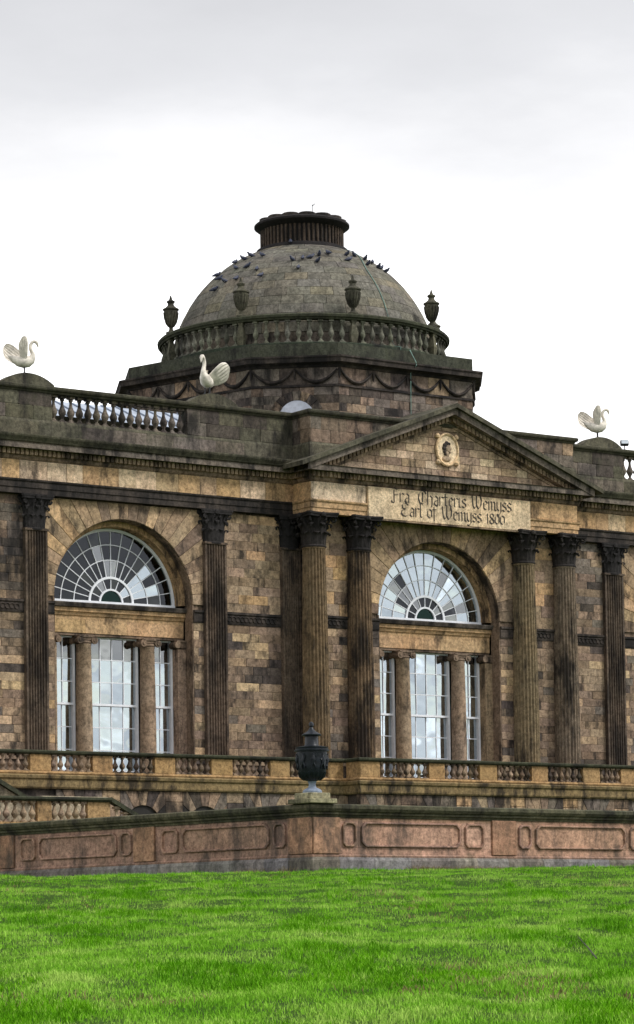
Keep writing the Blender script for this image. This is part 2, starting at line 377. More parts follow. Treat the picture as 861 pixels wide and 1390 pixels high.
# garden wall lines (plan)
WC = Vector((-20.35, -21.7)); WL = Vector((-22.02, -9.14)); WR = Vector((-9.11, -20.89))
uL = (WL-WC).normalized(); uR = (WR-WC).normalized()
def infront(l, d):
    p = Vector((CAM.x, CAM.y))+rh*l+fh*d; q = p-WC
    nl_ = Vector((uL.y, -uL.x)); nr_ = Vector((uR.y, -uR.x))
    sl = q.dot(Vector((-uL.y, uL.x))); srr = q.dot(Vector((uR.y, -uR.x)))
    return max(sl, srr)                     # >0 outside the wall
def keep_g(l, d, rng): return infront(l, d) > 0.04
tag(blades('grass', scatter(330000, 3, 20, 96, (5, 11), keep_g), (0.012, 0.062), 0.007, M['blade'], 5), 'bright green lawn grass growing up to the garden wall', 'grass')
def keep_t(l, d, rng): return infront(l, d) > 0.3 and mnoise.noise((l*0.9, d*0.3, 7.7)) > 0.18
M['tuft'] = grass_mat('grass_tufts', [(0.04, 0.15, 0.006, 1), (0.1, 0.3, 0.008, 1), (0.19, 0.45, 0.016, 1)], (0.36, 0.5, 0.64))
tag(blades('grass_tufts', scatter(42000, 31, 21, 90, (14, 30), keep_t), (0.04, 0.11), 0.0075, M['tuft'], 15), 'taller darker tussocks of grass scattered over the lawn', 'grass')
def keep_s(l, d, rng): return infront(l, d) > 0.04 and mnoise.noise((l*0.35+9, d*0.06, 2.2)) > 0.22
tag(blades('dry_grass', scatter(3800, 8, 24, 80, (8, 20), keep_s), (0.03, 0.085), 0.008, M['straw'], 9), 'patches of dry straw coloured grass in the lawn', 'grass')
fpts = []; rw = random.Random(14)
for k in range(1500):
    u_, O_, n_ = ((uL, WC, Vector((-uL.y, uL.x))), (uR, WC, Vector((uR.y, -uR.x))))[k % 3 > 0]
    s_ = rw.uniform(0, 16)
    if mnoise.noise((s_*0.6, 8.1+(k % 3 > 0)*5, 0)) < -0.1: continue
    for _ in range(10):
        q = O_+u_*(s_+rw.gauss(0, .06))+n_*(0.14+abs(rw.gauss(0, .14))); fpts.append((q.x, q.y, gzp(q)))
tag(blades('wall_foot_grass', fpts, (0.04, 0.19), 0.009, M['tuft'], 22), 'long uncut grass tufts growing against the foot of the garden wall', 'grass')
wpts = []; rw = random.Random(4)
for k in range(1500):
    u_, O_, n_ = ((uL, WC, Vector((-uL.y, uL.x))), (uR, WC, Vector((uR.y, -uR.x))))[k % 3 > 0]
    s_ = rw.uniform(0, 16)
    if mnoise.noise((s_*0.5, 3.3+(k % 3 > 0)*5, 0)) < -0.05: continue
    for _ in range(9):
        q = O_+u_*(s_+rw.gauss(0, .05))+n_*(0.16+abs(rw.gauss(0, .1))); wpts.append((q.x, q.y, gzp(q)))
tag(blades('dead_weeds', wpts, (0.05, 0.26), 0.012, M['straw'], 12), 'dead brown weeds along the foot of the garden wall', 'weeds')

# ------------------------------------------------------------------ the house
house = thing('country_house', 'long neoclassical sandstone mansion with domed centre, pediment and arched windows', 'mansion', (0, -1.5, -9.27))
YW, YP, YE = -0.20, -0.85, -0.40          # wing wall face, pavilion wall face, wing entablature face
GW, GP = 0.65, 0.0                        # glazing planes
S = 12.3
# hollow shell: backing walls behind the ashlar, back and side walls, roof, floor
def wall_ring(cx, yf, x0, x1, ztop, zbot=-9.27):
    """backing wall x0..x1 with the arched window opening cut out (arch r 2.62 and legs down to -5.55)"""
    b = MB(); ro = 2.6; y0, y1 = yf+0.06, yf+0.42
    b.box(x0, cx-ro, y0, y1, zbot, 0); b.box(cx+ro, x1, y0, y1, zbot, 0); b.box(cx-ro, cx+ro, y0, y1, zbot, -5.55)
    n = 24
    for k in range(n):
        t0, t1 = math.pi*k/n, math.pi*(k+1)/n
        xa, za, xb, zb = cx+ro*math.cos(t0), ro*math.sin(t0), cx+ro*math.cos(t1), ro*math.sin(t1)
        b.prism([(xa, za), (xa, ztop), (xb, ztop), (xb, zb)], y0, y1)
    b.box(x0, cx-ro, y0, y1, 0, ztop); b.box(cx+ro, x1, y0, y1, 0, ztop)
    return b
wing_l = wall_ring(-S, YW, -21, -5.3, 3.2).build('wall', M['mid'], house, BROWN)
wing_r = wall_ring(S, YW, 5.3, 17, 3.2).build('wall', M['mid'], house, BROWN)
pav = wall_ring(0, YP, -5.38, 5.38, 3.2).build('wall', M['mid'], house, BROWN)
b = MB(); b.box(-5.38, -5.1, YP+.4, YW+.5, -9.27, 3.2); b.box(5.1, 5.38, YP+.4, YW+.5, -9.27, 3.2); b.build('side_wall', M['mid'], house, BROWN)
b = MB(); b.box(-21, 17, 19.5, 20, -9.27, 5.0); b.box(-21, -20.6, 0.3, 19.5, -9.27, 5.0); b.box(16.6, 17, .3, 19.5, -9.27, 5.0); b.build('rear_wall', M['mid'], house, GREY)
b = MB(); b.box(-20.9, 16.9, -0.2, 19.9, 4.6, 4.75); b.box(-5.5, 5.5, -1.3, 0.3, 4.58, 4.73); b.build('roof', M['green'], house, OLIVE)
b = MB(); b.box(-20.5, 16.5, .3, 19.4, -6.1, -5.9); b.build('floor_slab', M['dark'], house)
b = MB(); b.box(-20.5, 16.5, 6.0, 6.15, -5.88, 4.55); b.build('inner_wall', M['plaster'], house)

# ashlar: below and above the string course
Z0 = -6.2
def strip(parent, x0, x1, yf, z0, z1, pal, mat='ashlar', lens=(0.55, 1.2), h=0.268):
    courses(parent, (x0, yf), (1, 0), x1-x0, z0, z1, h, lens, pal, mat)
strip(wing_l, -20, -16.02, YW, -5.2, -0.58, PAL_WALL); strip(wing_l, -20, -16.02, YW, -0.17, 3.1, PAL_DARK, 'sooty')
strip(wing_l, -15.24, -14.93, YW, -5.2, -0.58, PAL_TAN, lens=(.3, .4)); strip(wing_l, -9.67, -9.28, YW, -5.2, -0.58, PAL_WALL, lens=(.3, .5))
strip(wing_l, -8.45, -6.2, YW, -5.2, -0.58, PAL_WALL); strip(wing_l, -8.45, -6.2, YW, -0.17, 3.1, [(4, BUFF), (2, BROWN), (1, lin(158, 132, 102, K))], 'ashlar', h=.3, lens=(.7, 1.4))
strip(wing_r, 5.42, 7.95, YW, -5.2, -0.58, PAL_WALL); strip(wing_r, 5.42, 7.95, YW, -0.17, 3.1, PAL_DARK, 'ashlar')
strip(wing_r, 8.88, 9.67, YW, -5.2, -0.58, PAL_WALL, lens=(.3, .5))
for a, c in ((-5.0, -3.9), (3.95, 5.1)):
    strip(pav, a, c, YP, -5.2, -0.58, PAL_WALL, lens=(.4, .7)); strip(pav, a, c, YP, -0.17, 3.1, PAL_TAN, 'clean', h=.42, lens=(.6, 1.1))
strip(pav, -3.2, -2.63, YP, -5.2, -0.58, PAL_WALL, lens=(.3, .57)); strip(pav, 2.63, 3.3, YP, -5.2, -0.58, PAL_WALL, lens=(.3, .67))
courses(pav, (-5.4, YW), (0, -1), .65, -5.2, 3.1, .3, (.3, .65), PAL_DARK, 'sooty')
voussoirs(wing_l, -S, 0, 2.62, 25, (-15.24, -9.28, -0.02, 3.12), YW, YW+.42, PAL_VOUS, 'ashlar')
voussoirs(pav, 0, 0, 2.62, 25, (-3.95, 3.95, -0.02, 3.16), YP, YP+.42, PAL_VOUS, 'clean')
voussoirs(wing_r, S, 0, 2.62, 25, (8.88, 15.2, -0.02, 3.12), YW, YW+.42, PAL_VOUS, 'mid')
# jamb facings below the springing
for par, cx, yf in ((wing_l, -S, YW), (pav, 0, YP), (wing_r, S, YW)):
    for sg in (-1, 1):
        b = MB(); b.box(cx+sg*2.625-.03, cx+sg*2.625+.03, yf+.012, yf+.46, -5.5, -0.02); b.build('jamb_lining', M['mid'], par, BROWN)
# string course (sooty carved band)
prof = [(-.1, -.58), (.03, -.58), (.05, -.52), (.05, -.28), (.09, -.24), (.09, -.17), (-.1, -.17)]
def run(name, pts, prof, mat, col, parent=None): b = MB(); b.sweep(pts, prof); return b.build(name, M[mat], parent or house, col)
for x0, x1 in ((-21, -16.05), (-15.22, -14.93), (-9.67, -9.3), (-8.43, -6.2), (5.42, 7.95), (8.88, 9.67)):
    run('string_course', [(x0, YW), (x1, YW)], prof, 'sooty', DARK)
for x0, x1 in ((-5.38, -3.9), (-3.2, -2.63), (2.63, 3.2), (3.9, 5.38)):
    run('string_course', [(x0, YP), (x1, YP)], prof, 'sooty' if x0 < 0 else 'mid', DARK)
# carved guilloche on the band
for x0, x1, yf in ((-8.4, -6.25, YW), (-17.6, -16.1, YW), (5.5, 7.9, YW), (-4.95, -4.0, YP), (4.0, 4.95, YP)):
    k = x0+.1; b = MB()
    while k < x1-.08:
        b.tube([(k+.085*math.cos(t), yf-.06, -.40+.085*math.sin(t)) for t in np.linspace(0, 6.28, 11)], .02, 4); k += .17
    b.build('carved_band', M['sooty'], house, DARK)

# ---- pilasters and columns
def flutes_plan(w, d, nf, dep):
    pts = [(-w/2, d)]; m = .07*w; pts.append((-w/2, 0)); fw_ = (w-2*m)/nf
    for k in range(nf):
        x = -w/2+m+k*fw_
        pts += [(x+.12*fw_, 0), (x+.25*fw_, dep*.8), (x+.5*fw_, dep), (x+.75*fw_, dep*.8), (x+.88*fw_, 0)]
    return pts+[(w/2, 0), (w/2, d)]
def corinthian(rn, h):
    b = MB()
    b.lathe([(rn*.98, -.03), (rn*1.1, -.02), (rn*1.12, .02), (rn*1.05, .05), (rn, .07), (rn*.98, .5*h), (rn*1.12, .74*h), (rn*1.32, .86*h)], 20)
    def leaf(a, z0, hh, r0, out, w):
        ca, sa = math.cos(a), math.sin(a); vs = []; fs = []
        prof = [(0, 0), (.02, .35), (.05, .7), (.13, .93), (.24, 1.0), (.31, .93), (.30, .82)]
        for i, (o_, t) in enumerate(prof):
            ww = w*(1, 1.12, 1.05, .8, .6, .38, .12)[i]
            for j, q in enumerate((-1, -.5, 0, .5, 1)):
                r = r0+out*o_/.31+(.025 if abs(q) < .1 else 0)-.02*abs(q)
                x, y = r, q*ww/2
                vs.append((x*ca-y*sa, x*sa+y*ca, z0+hh*t))
        n = len(vs)
        vs += [(v[0]-ca*.03, v[1]-sa*.03, v[2]-.015) for v in vs]
        for i in range(len(prof)-1):
            for j in range(4):
                p = i*5+j; fs += [(p, p+1, p+6, p+5), (n+p, n+p+5, n+p+6, n+p+1)]
            p = i*5; fs += [(p, p+5, n+p+5, n+p), (p+4, n+p+4, n+p+9, p+9)]
        p = (len(prof)-1)*5
        for j in range(4): fs.append((p+j, p+j+1, n+p+j+1, n+p+j))
        b.add(vs, fs)
    for k in range(8): leaf(k*math.pi/4+math.pi/8, .06*h, .36*h, rn*1.0, .19, .33*rn/.38)
    for k in range(8): leaf(k*math.pi/4, .1*h, .58*h, rn*1.0, .22, .34*rn/.38)
    s_ = rn*1.5
    for k in range(4):
        a = math.pi/4+k*math.pi/2; ca, sa = math.cos(a), math.sin(a)
        R0 = s_*1.27; zc = .79*h
        sp = [(R0-.06+rr*math.cos(t), zc+rr*math.sin(t)) for t, rr in [(2.6-q*.62, .11*(1-q*.06)) for q in range(12)]]
        pts = [(rn*1.05*ca, rn*1.05*sa, .5*h), (rn*1.2*ca, rn*1.2*sa, .68*h)]+[(r*ca, r*sa, z) for r, z in sp]
        b.tube(pts, [(.05, .035)]*len(pts), 6)
        for sg in (-1, 1):
            a2 = k*math.pi/2+sg*.17; r2 = s_*.93
            b.tube([(rn*1.1*math.cos(a2+sg*.2), rn*1.1*math.sin(a2+sg*.2), .55*h), (r2*math.cos(a2+sg*.1), r2*math.sin(a2+sg*.1), .78*h), (r2*1.06*math.cos(a2), r2*1.06*math.sin(a2), .84*h), (r2*1.1*math.cos(a2), r2*1.1*math.sin(a2), .76*h)], .04, 6)
    pl = []
    for k in range(4):
        a = math.pi/4+k*math.pi/2
        c0 = Vector((math.cos(a), math.sin(a)))*s_*1.42; c1 = Vector((math.cos(a+math.pi/2), math.sin(a+math.pi/2)))*s_*1.42
        tn = Vector((-math.sin(a), math.cos(a)))*.06
        pl += [tuple(c0-tn*.8), tuple(c0+tn*.8)]
        for t in (.2, .35, .5, .65, .8):
            q = c0.lerp(c1, t); q *= 1-.2*math.sin(math.pi*t)*.62; pl.append(tuple(q))
    b.slab(pl, .87*h, .94*h); b.slab([(x*1.05, y*1.05) for x, y in pl], .94*h+.002, h)
    for k in range(4):
        a = k*math.pi/2; b.lathe([(.02, -.1), (.09, -.05), (.1, 0), (.07, .07), (.01, .1)], 7, (math.cos(a)*s_*.98, math.sin(a)*s_*.98, .92*h))
    return b
cap_me = corinthian(.385, 1.12).mesh('capital', 40); cap_me.materials.append(M['capital'])
capt_me = cap_me.copy(); capt_me.materials.clear(); capt_me.materials.append(M['mid'])
# column shaft, fluted, with entasis
b = MB(); NF = 22; rows = [(-5.62+8.7*0, .455), ]
zs = [(-5.55, .455), (-4.5, .455), (-3, .45), (-1.5, .437), (0, .415), (1.2, .395), (1.98, .383)]
ring = []
for k in range(NF):
    for t, dp in ((0.0, 0), (.16, 0), (.3, .75), (.5, 1), (.7, .75), (.86, 0)): ring.append((2*math.pi*(k+t)/NF, dp))
vs_ = []; fs_ = []; m_ = len(ring)
for z, r in zs: vs_ += [((r-.055*dp)*math.cos(a), (r-.055*dp)*math.sin(a), z) for a, dp in ring]
for i in range(len(zs)-1): fs_ += [(i*m_+k, i*m_+(k+1) % m_, (i+1)*m_+(k+1) % m_, (i+1)*m_+k) for k in range(m_)]
b.add(vs_, fs_); b.lathe([(.385, 1.98), (.4, 2.0), (.4, 2.03), (.385, 2.05)], 24)
shaft_me = b.mesh('column', 35); shaft_me.materials.append(M['mid'])
b = MB(); b.lathe([(.60, -5.9), (.64, -5.84), (.62, -5.77), (.54, -5.74), (.52, -5.69), (.55, -5.66), (.56, -5.62), (.5, -5.57), (.46, -5.54)], 24); b.box(-.65, .65, -.65, .65, -6.05, -5.9)
base_me = b.mesh('base', 40); base_me.materials.append(M['mid'])
for i, x in enumerate((-5.42, -3.57, 3.57, 5.42)):
    c = link('column', shaft_me, None, house, (x, -1.06, 0), (0, 0, uni(0, 6)), color=jit(lin(*((104, 88, 68), (100, 84, 64), (116, 102, 82), (112, 100, 84))[i], K), .04))
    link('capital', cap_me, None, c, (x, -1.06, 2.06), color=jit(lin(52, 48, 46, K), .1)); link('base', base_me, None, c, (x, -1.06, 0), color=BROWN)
def pilaster(x0, x1, yf, d=.16, nf=7):
    w = x1-x0; cx = (x0+x1)/2; b = MB()
    pl = flutes_plan(w*.93, d+.12, nf, .055); b.slab([(cx+x, yf-d+y) for x, y in pl], -5.6, 2.1)
    b.box(cx-w*.5, cx+w*.5, yf-d-.03, yf+.1, 2.02, 2.08)
    p = b.build('pilaster', M['pilaster'], house, jit(lin(94, 82, 71, K), .08))
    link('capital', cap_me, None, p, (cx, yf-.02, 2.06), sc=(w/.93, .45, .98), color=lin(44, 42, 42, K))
    bb = MB(); bb.box(cx-w*.62, cx+w*.62, yf-d-.12, yf+.1, -6.05, -5.62); bb.build('base', M['sooty'], p, DARK)
for x0, x1 in ((-16.06, -15.2), (-9.31, -8.41), (-6.24, -5.42), (7.9, 8.85), (15.22, 16.1)): pilaster(x0, x1, YW)

# ---- entablature
def sweep_part(name, pts, prof, mat, col, parent=None):
    b = MB(); b.sweep(pts, prof); return b.build(name, M[mat], parent or house, col)
ARCH = [(-.3, 3.16), (0, 3.16), (0, 3.34), (.03, 3.35), (.03, 3.52), (.07, 3.56), (.08, 3.61), (-.3, 3.61)]
BED = [(-.3, 4.22), (.02, 4.22), (.06, 4.27), (.08, 4.34), (.08, 4.54), (-.3, 4.54)]
CORN = [(-.3, 4.541), (.2, 4.541), (.36, 4.56), (.38, 4.53), (.42, 4.53), (.42, 4.70), (.46, 4.72), (-.3, 4.73)]
CYMA = [(-.3, 4.732), (.46, 4.732), (.49, 4.78), (.56, 4.87), (.58, 4.92), (.58, 4.95), (-.3, 4.97)]
LW = [(-21, YE), (-5.70, YE)]; RW = [(5.70, YE), (17, YE)]
PV = [(-5.78, -.2), (-5.78, -1.45), (5.78, -1.45), (5.78, -.2)]
for pth, side in ((LW, 'l'), (PV, 'p'), (RW, 'r')):
    sweep_part('architrave', pth, ARCH, 'sooty' if side != 'p' else 'clean', DARK if side != 'p' else TAN)
    sweep_part('frieze_core', pth, [(-.3, 3.612), (-.06, 3.612), (-.06, 4.218), (-.3, 4.218)], 'mid', BROWN)
    sweep_part('bed_mould', pth, BED, 'mid', BROWN)
    sweep_part('cornice', pth, CORN, 'mid', GREY)
    if side != 'p': sweep_part('cornice_gutter', pth, CYMA, 'green', OLIVE)
courses(house, (-21, YE), (1, 0), 15.25, 3.615, 4.215, .6, (.55, 1.1), PAL_FRIEZE, 'ashlar', 'frieze_block', depth=.2)
courses(house, (5.8, YE), (1, 0), 6.0, 3.615, 4.215, .6, (.55, 1.1), PAL_FRIEZE, 'ashlar', 'frieze_block', depth=.2)
courses(house, (-5.78, -.42), (0, -1), 1.0, 3.615, 4.215, .6, (.5, 1.0), PAL_TAN, 'clean', 'frieze_block', depth=.2)
for x0, x1 in ((-5.77, -3.5), (3.56, 5.77)): courses(house, (x0, -1.45), (1, 0), x1-x0, 3.615, 4.215, .6, (1.1, 2.4), [(1, TAN), (1, CREAM)], 'clean', 'frieze_block', depth=.2)
# dentils
def dentil_run(a, c, z0, z1, out0, out1, w, gap, mat='mid', col=BUFF):
    a = Vector(a); c = Vector(c); u = (c-a).normalized(); n = Vector((u.y, -u.x)); L = (c-a).length; b = MB(); s = gap
    while s < L-w:
        q = a+u*(s+w/2)+n*((out0+out1)/2); b.obox(q, u, w/2, (out1-out0)/2, z0, z1); s += w+gap
    b.build('dentil_course', M[mat], house, col)
dentil_run((-18.5, YE), (-5.78, YE), 4.36, 4.535, .07, .2, .11, .055); dentil_run((5.78, YE), (13, YE), 4.36, 4.535, .07, .2, .11, .055)
dentil_run((-5.78, YE), (-5.78, -1.5), 4.36, 4.535, .07, .2, .11, .055); dentil_run((-5.86, -1.45), (5.86, -1.45), 4.36, 4.535, .07, .2, .11, .055)

# inscription slab
b = MB(); b.box(-3.48, 3.54, -1.545, -1.40, 3.13, 4.2); slab = b.build('inscription_slab', M['slab'], house, lin(196, 176, 146, K), bev=.012)
b = MB(); b.box(-3.5, 3.56, -1.56, -1.42, 3.075, 3.12); b.build('slab_lip', M['mid'], slab, BUFF)
G = {
 'F': (1.0, [[(.3, -.12), (.3, 1.3)], [(.0, 1.3), (.35, 1.5), (.65, 1.38), (.95, 1.5)], [(.3, .72), (.72, .8)], [(.3, -.1), (.08, -.1), (-.02, .1)]]),
 'C': (1.1, [[(.9, 1.15), (.72, 1.45), (.4, 1.5), (.08, 1.15), (0, .6), (.15, .12), (.5, 0), (.92, .3)], [(.5, 1.3), (.46, .25)]]),
 'W': (1.5, [[(.0, 1.25), (.12, 1.45), (.2, .35), (.38, .02), (.62, .4), (.64, 1.45)], [(.62, .4), (.85, .02), (1.15, .4), (1.22, 1.0), (1.1, 1.45)]]),
 'E': (1.05, [[(.85, 1.25), (.5, 1.5), (.12, 1.25), (.15, .9), (.5, .78)], [(.5, .78), (.1, .62), (.0, .3), (.25, .02), (.6, 0), (.9, .28)]]),
 'r': (.56, [[(0, 0), (0, 1)], [(0, .72), (.25, 1), (.44, .88)]]),
 'a': (.68, [[(.46, 0), (.46, .8), (.2, 1), (.04, .86)], [(.46, .56), (.1, .46), (0, .2), (.16, 0), (.46, .16)]]),
 ':': (.4, [[(.05, .1), (.16, .2)], [(.05, .72), (.16, .82)]]),
 'h': (.74, [[(0, 0), (0, 1.55)], [(0, .8), (.3, 1), (.5, .8), (.5, .1), (.4, -.28)]]),
 't': (.56, [[(.1, 1.35), (.1, .12), (.3, 0), (.42, .1)], [(-.08, 1), (.36, 1)]]),
 'e': (.62, [[(.44, .12), (.2, 0), (0, .2), (0, .8), (.22, 1), (.46, .75), (.05, .5)]]),
 'i': (.36, [[(0, 1), (0, .1), (.15, 0)], [(0, 1.32), (.06, 1.38)]]),
 's': (.6, [[(.46, .85), (.22, 1), (.02, .8), (.1, .58), (.4, .42), (.46, .18), (.22, 0), (0, .15)]]),
 'm': (1.0, [[(0, 0), (0, 1)], [(0, .8), (.25, 1), (.36, .85), (.36, 0)], [(.36, .8), (.6, 1), (.72, .85), (.72, .1), (.86, 0)]]),
 'y': (.66, [[(0, 1), (0, .25), (.2, 0), (.46, .2)], [(.46, 1), (.46, -.12), (.2, -.48), (0, -.36)]]),
 'l': (.38, [[(0, 1.55), (0, .1), (.16, 0)]]),
 'o': (.66, [[(.22, 0), (0, .2), (0, .8), (.22, 1), (.46, .8), (.46, .2), (.22, 0)]]),
 'f': (.5, [[(.1, -.3), (.1, 1.3), (.35, 1.52), (.5, 1.4)], [(-.08, 1), (.36, 1)]]),
 '1': (.42, [[(-.02, .85), (.15, 1.1), (.15, 0)]]),
 '8': (.66, [[(.24, .6), (.02, .8), (.08, 1.05), (.26, 1.12), (.44, 1.02), (.46, .8), (.24, .6), (0, .35), (.04, .08), (.24, 0), (.46, .1), (.48, .35), (.24, .6)]]),
 '0': (.66, [[(.24, 0), (0, .2), (0, .8), (.24, 1), (.48, .8), (.48, .2), (.24, 0)]]), ' ': (.5, [])}
def inscribe(text, x0, x1, zb, y):
    adv = sum(G[c][0] for c in text); k = (x1-x0)/adv; x = x0; nb = (.088*math.cos(.7), .088*math.sin(.7))
    for ch in text:
        w, st = G[ch]
        if st:
            b = MB(); lay = 0
            for pl in st:
                for p, q in zip(pl, pl[1:]):
                    d = Vector((q[0]-p[0], q[1]-p[1])).normalized()*.015; p = (p[0]-d.x, p[1]-d.y); q = (q[0]+d.x, q[1]+d.y)
                    quad = [(x+(p[0]-nb[0])*k, zb+(p[1]-nb[1])*k*.85), (x+(q[0]-nb[0])*k, zb+(q[1]-nb[1])*k*.85), (x+(q[0]+nb[0])*k, zb+(q[1]+nb[1])*k*.85), (x+(p[0]+nb[0])*k, zb+(p[1]+nb[1])*k*.85)]
                    b.prism(quad, y-.004-.0012*lay, y+.02); lay += 1
            b.build('letter', M['incised'], slab)
        x += w*k
inscribe('Fra: Charteris Wemyss', -2.52, 2.72, 3.75, -1.545)
inscribe('Earl of Wemyss 1800', -2.12, 2.42, 3.29, -1.545)

# ---- pediment
SL = (7.26-4.80)/6.42
b = MB(); b.prism([(-5.9, 4.735), (5.9, 4.735), (0, 4.735+5.9*SL)], -1.33, -1.05); tym = b.build('tympanum', M['mid'], house, BROWN)
zt = 4.74
def tymp_w(z): return max(0, (6.85-.18-z)/SL)
for i in range(7):
    za, zb2 = 4.74+i*.27, 4.74+(i+1)*.27; x = -tymp_w(za)
    while x < tymp_w(za)-.05:
        w = uni(.4, .9); poly = [(x+.006, za+.006), (x+w-.006, za+.006), (x+w-.006, zb2-.006), (x+.006, zb2-.006)]
        poly = clip(clip(poly, -SL, 1, 6.72), SL, 1, 6.72)
        if len(poly) > 2:
            q = MB(); q.prism(poly, -1.42-uni(0, .012), -1.3); q.build('stone', M['clean'], tym, pick([(3, lin(152, 134, 112, K)), (3, BUFF), (1.5, lin(178, 160, 134, K)), (1.5, BROWN)]), bev=.006)
        x += w
def rake(name, dz0, dz1, y0, y1, mat, col, ext=6.42):
    for sg in (-1, 1):
        t0 = 7.26+dz0; t1 = 7.26+dz1
        q = MB(); q.prism([(0, t0), (sg*ext, t0-ext*SL), (sg*ext, t1-ext*SL), (0, t1)], y0, y1); q.build(name, M[mat], house, col)
rake('raking_gutter', -.15, 0, -2.03, 0.9, 'green', OLIVE, 6.5)
rake('raking_cornice', -.38, -.152, -1.9, -1.1, 'mid', GREY, 6.2)
rake('raking_bed', -.58, -.382, -1.53, -1.12, 'mid', BROWN, 5.75)
rake('raking_moulding', -.68, -.584, -1.47, -1.14, 'mid', BUFF, 5.3)
for sg in (-1, 1):
    s = .1; q = MB()
    while s < 5.6:
        zc = 7.26-.385-s*SL
        q.prism([(sg*s, zc), (sg*(s+.11), zc-.11*SL), (sg*(s+.11), zc-.11*SL-.17), (sg*s, zc-.17)], -1.66, -1.535); s += .165
    q.build('dentil_course', M['mid'], house, BUFF)
# medallion
med = MB(); N = 28; cx0, cz0 = -.04, 5.72
ov = lambda rx, rz: [(cx0+rx*math.cos(t), cz0+rz*math.sin(t)) for t in np.linspace(0, 2*math.pi, N, endpoint=False)]
med.prism(ov(.48, .56), -1.47, -1.40); mo = med.build('medallion', M['clean'], house, lin(205, 185, 155, K))
q = MB()
for t in range(N):
    a, c = ov(.46, .54)[t], ov(.46, .54)[(t+1) % N]; q.tube([(a[0], -1.475, a[1]), (c[0], -1.475, c[1])], .05, 6)
for sx, sz in ((-1, 1), (1, 1), (-1, -1), (1, -1)):
    q.lathe([(.02, -.09), (.09, -.05), (.1, .02), (.03, .1)], 7, (cx0+sx*.4, -1.46, cz0+sz*.45))
q.build('medallion_frame', M['clean'], mo, lin(196, 172, 138, K))
def blob(q, x, z, rx, ry, rz, y=-1.47):
    n = 12; q.add([(x+rx*math.cos(2*math.pi*k/n)*math.sin(math.pi*j/8), y-ry*math.sin(2*math.pi*k/n)*math.sin(math.pi*j/8), z+rz*math.cos(math.pi*j/8)) for j in range(1, 8) for k in range(n)],
          [(j*n+k, j*n+(k+1) % n, (j+1)*n+(k+1) % n, (j+1)*n+k) for j in range(6) for k in range(n)]+[tuple(range(n))[::-1], tuple(6*n+k for k in range(n))])
q = MB(); blob(q, cx0+.02, cz0+.06, .13, .07, .17); blob(q, cx0+.14, cz0+.03, .035, .04, .05); blob(q, cx0+.1, cz0-.08, .06, .05, .05); blob(q, cx0-.01, cz0-.16, .08, .06, .14); blob(q, cx0-.04, cz0-.32, .2, .06, .1)
o = q.build('portrait_relief', M['clean'], mo, lin(150, 132, 112, K), smooth=60)
q = MB()
for dx, dz, r in ((-.1, .14, .09), (-.02, .21, .09), (.07, .2, .06), (-.14, .04, .08), (-.13, -.07, .06), (-.1, -.16, .05)): blob(q, cx0+dx, cz0+dz, r, .075, r)
q.build('portrait_hair', M['sooty'], mo, DARK, smooth=60)

# ---- parapets, balustrades
b = MB(); prof = [(.12, 0), (.15, .02), (.15, .06), (.10, .08), (.10, .11), (.055, .14), (.065, .2), (.12, .28), (.155, .36), (.15, .43), (.11, .52), (.07, .62), (.055, .74), (.06, .8), (.1, .84), (.1, .87), (.07, .89)]
b.lathe(prof, 12); b.box(-.15, .15, -.15, .15, -.0, .045); b.box(-.13, .13, -.13, .13, .9, 1.0)
BAL = {}
for k in ('mid', 'clean', 'green', 'sooty'):
    BAL[k] = b.mesh('baluster', 40); BAL[k].materials.append(M[k])
def baluster(parent, x, y, z0, z1, mat='mid', col=GREY, fat=1.0, rot=0):
    h = z1-z0; return link('baluster', BAL[mat], None, parent, (x, y, z0), (0, 0, rot), (h*fat, h*fat, h), jit(col, .14))
YPR = -.36
PLI = [(-.42, 4.94), (.05, 4.94), (.05, 5.46), (.02, 5.52), (0, 5.55), (-.42, 5.55)]
COP = [(-.46, 6.42), (.03, 6.42), (.05, 6.47), (.11, 6.50), (.13, 6.54), (.13, 6.60), (.1, 6.63), (-.46, 6.68)]
APV = [(-5.72, -.1), (-5.72, -1.36), (5.72, -1.36), (5.72, -.1)]
def parapet(path, side):
    pl = sweep_part('parapet', path, PLI, 'green', OLIVE); sweep_part('coping', path, COP, 'green', lin(66, 64, 52, K), pl); return pl
pL = parapet([(-21, YPR), (-5.68, YPR)], 'l'); pR = parapet([(5.68, YPR), (17, YPR)], 'r'); pC = parapet(APV, 'p')
def solid(parent, x0, x1, y=YPR):
    q = MB(); q.box(x0+.02, x1-.02, y+.1, y+.38, 5.55, 6.42); q.build('parapet_core', M['green'], parent, OLIVE)
    courses(parent, (x0, y), (1, 0), x1-x0, 5.552, 6.418, .43, (.7, 1.4), PAL_PAR, 'green', 'parapet_block', depth=.2)
for x0, x1 in ((-18.6, -15.02), (-9.92, -5.7)): solid(pL, x0, x1)
solid(pR, 5.72, 8.92)
courses(pC, (-5.72, -.3), (0, -1), 1.06, 5.552, 6.418, .43, (.5, .9), PAL_DRUM, 'mid', 'parapet_block', depth=.2)
courses(pC, (-5.7, -1.36), (1, 0), 11.4, 5.552, 6.418, .43, (.6, 1.2), PAL_DRUM, 'mid', 'parapet_block', depth=.2)
q = MB(); q.sweep([(-5.6, -.1), (-5.6, -1.25), (5.6, -1.25), (5.6, -.1)], [(-.2, 5.55), (0, 5.55), (0, 6.42), (-.2, 6.42)]); q.build('parapet_core', M['mid'], pC, BROWN)
for k in range(16): baluster(pL, -15.02+(k+.5)*5.1/16, YPR+.19, 5.55, 6.42, 'mid', GREY, .92)
for k in range(12): baluster(pR, 8.92+(k+.5)*.32, YPR+.19, 5.55, 6.42, 'mid', GREY, .92)
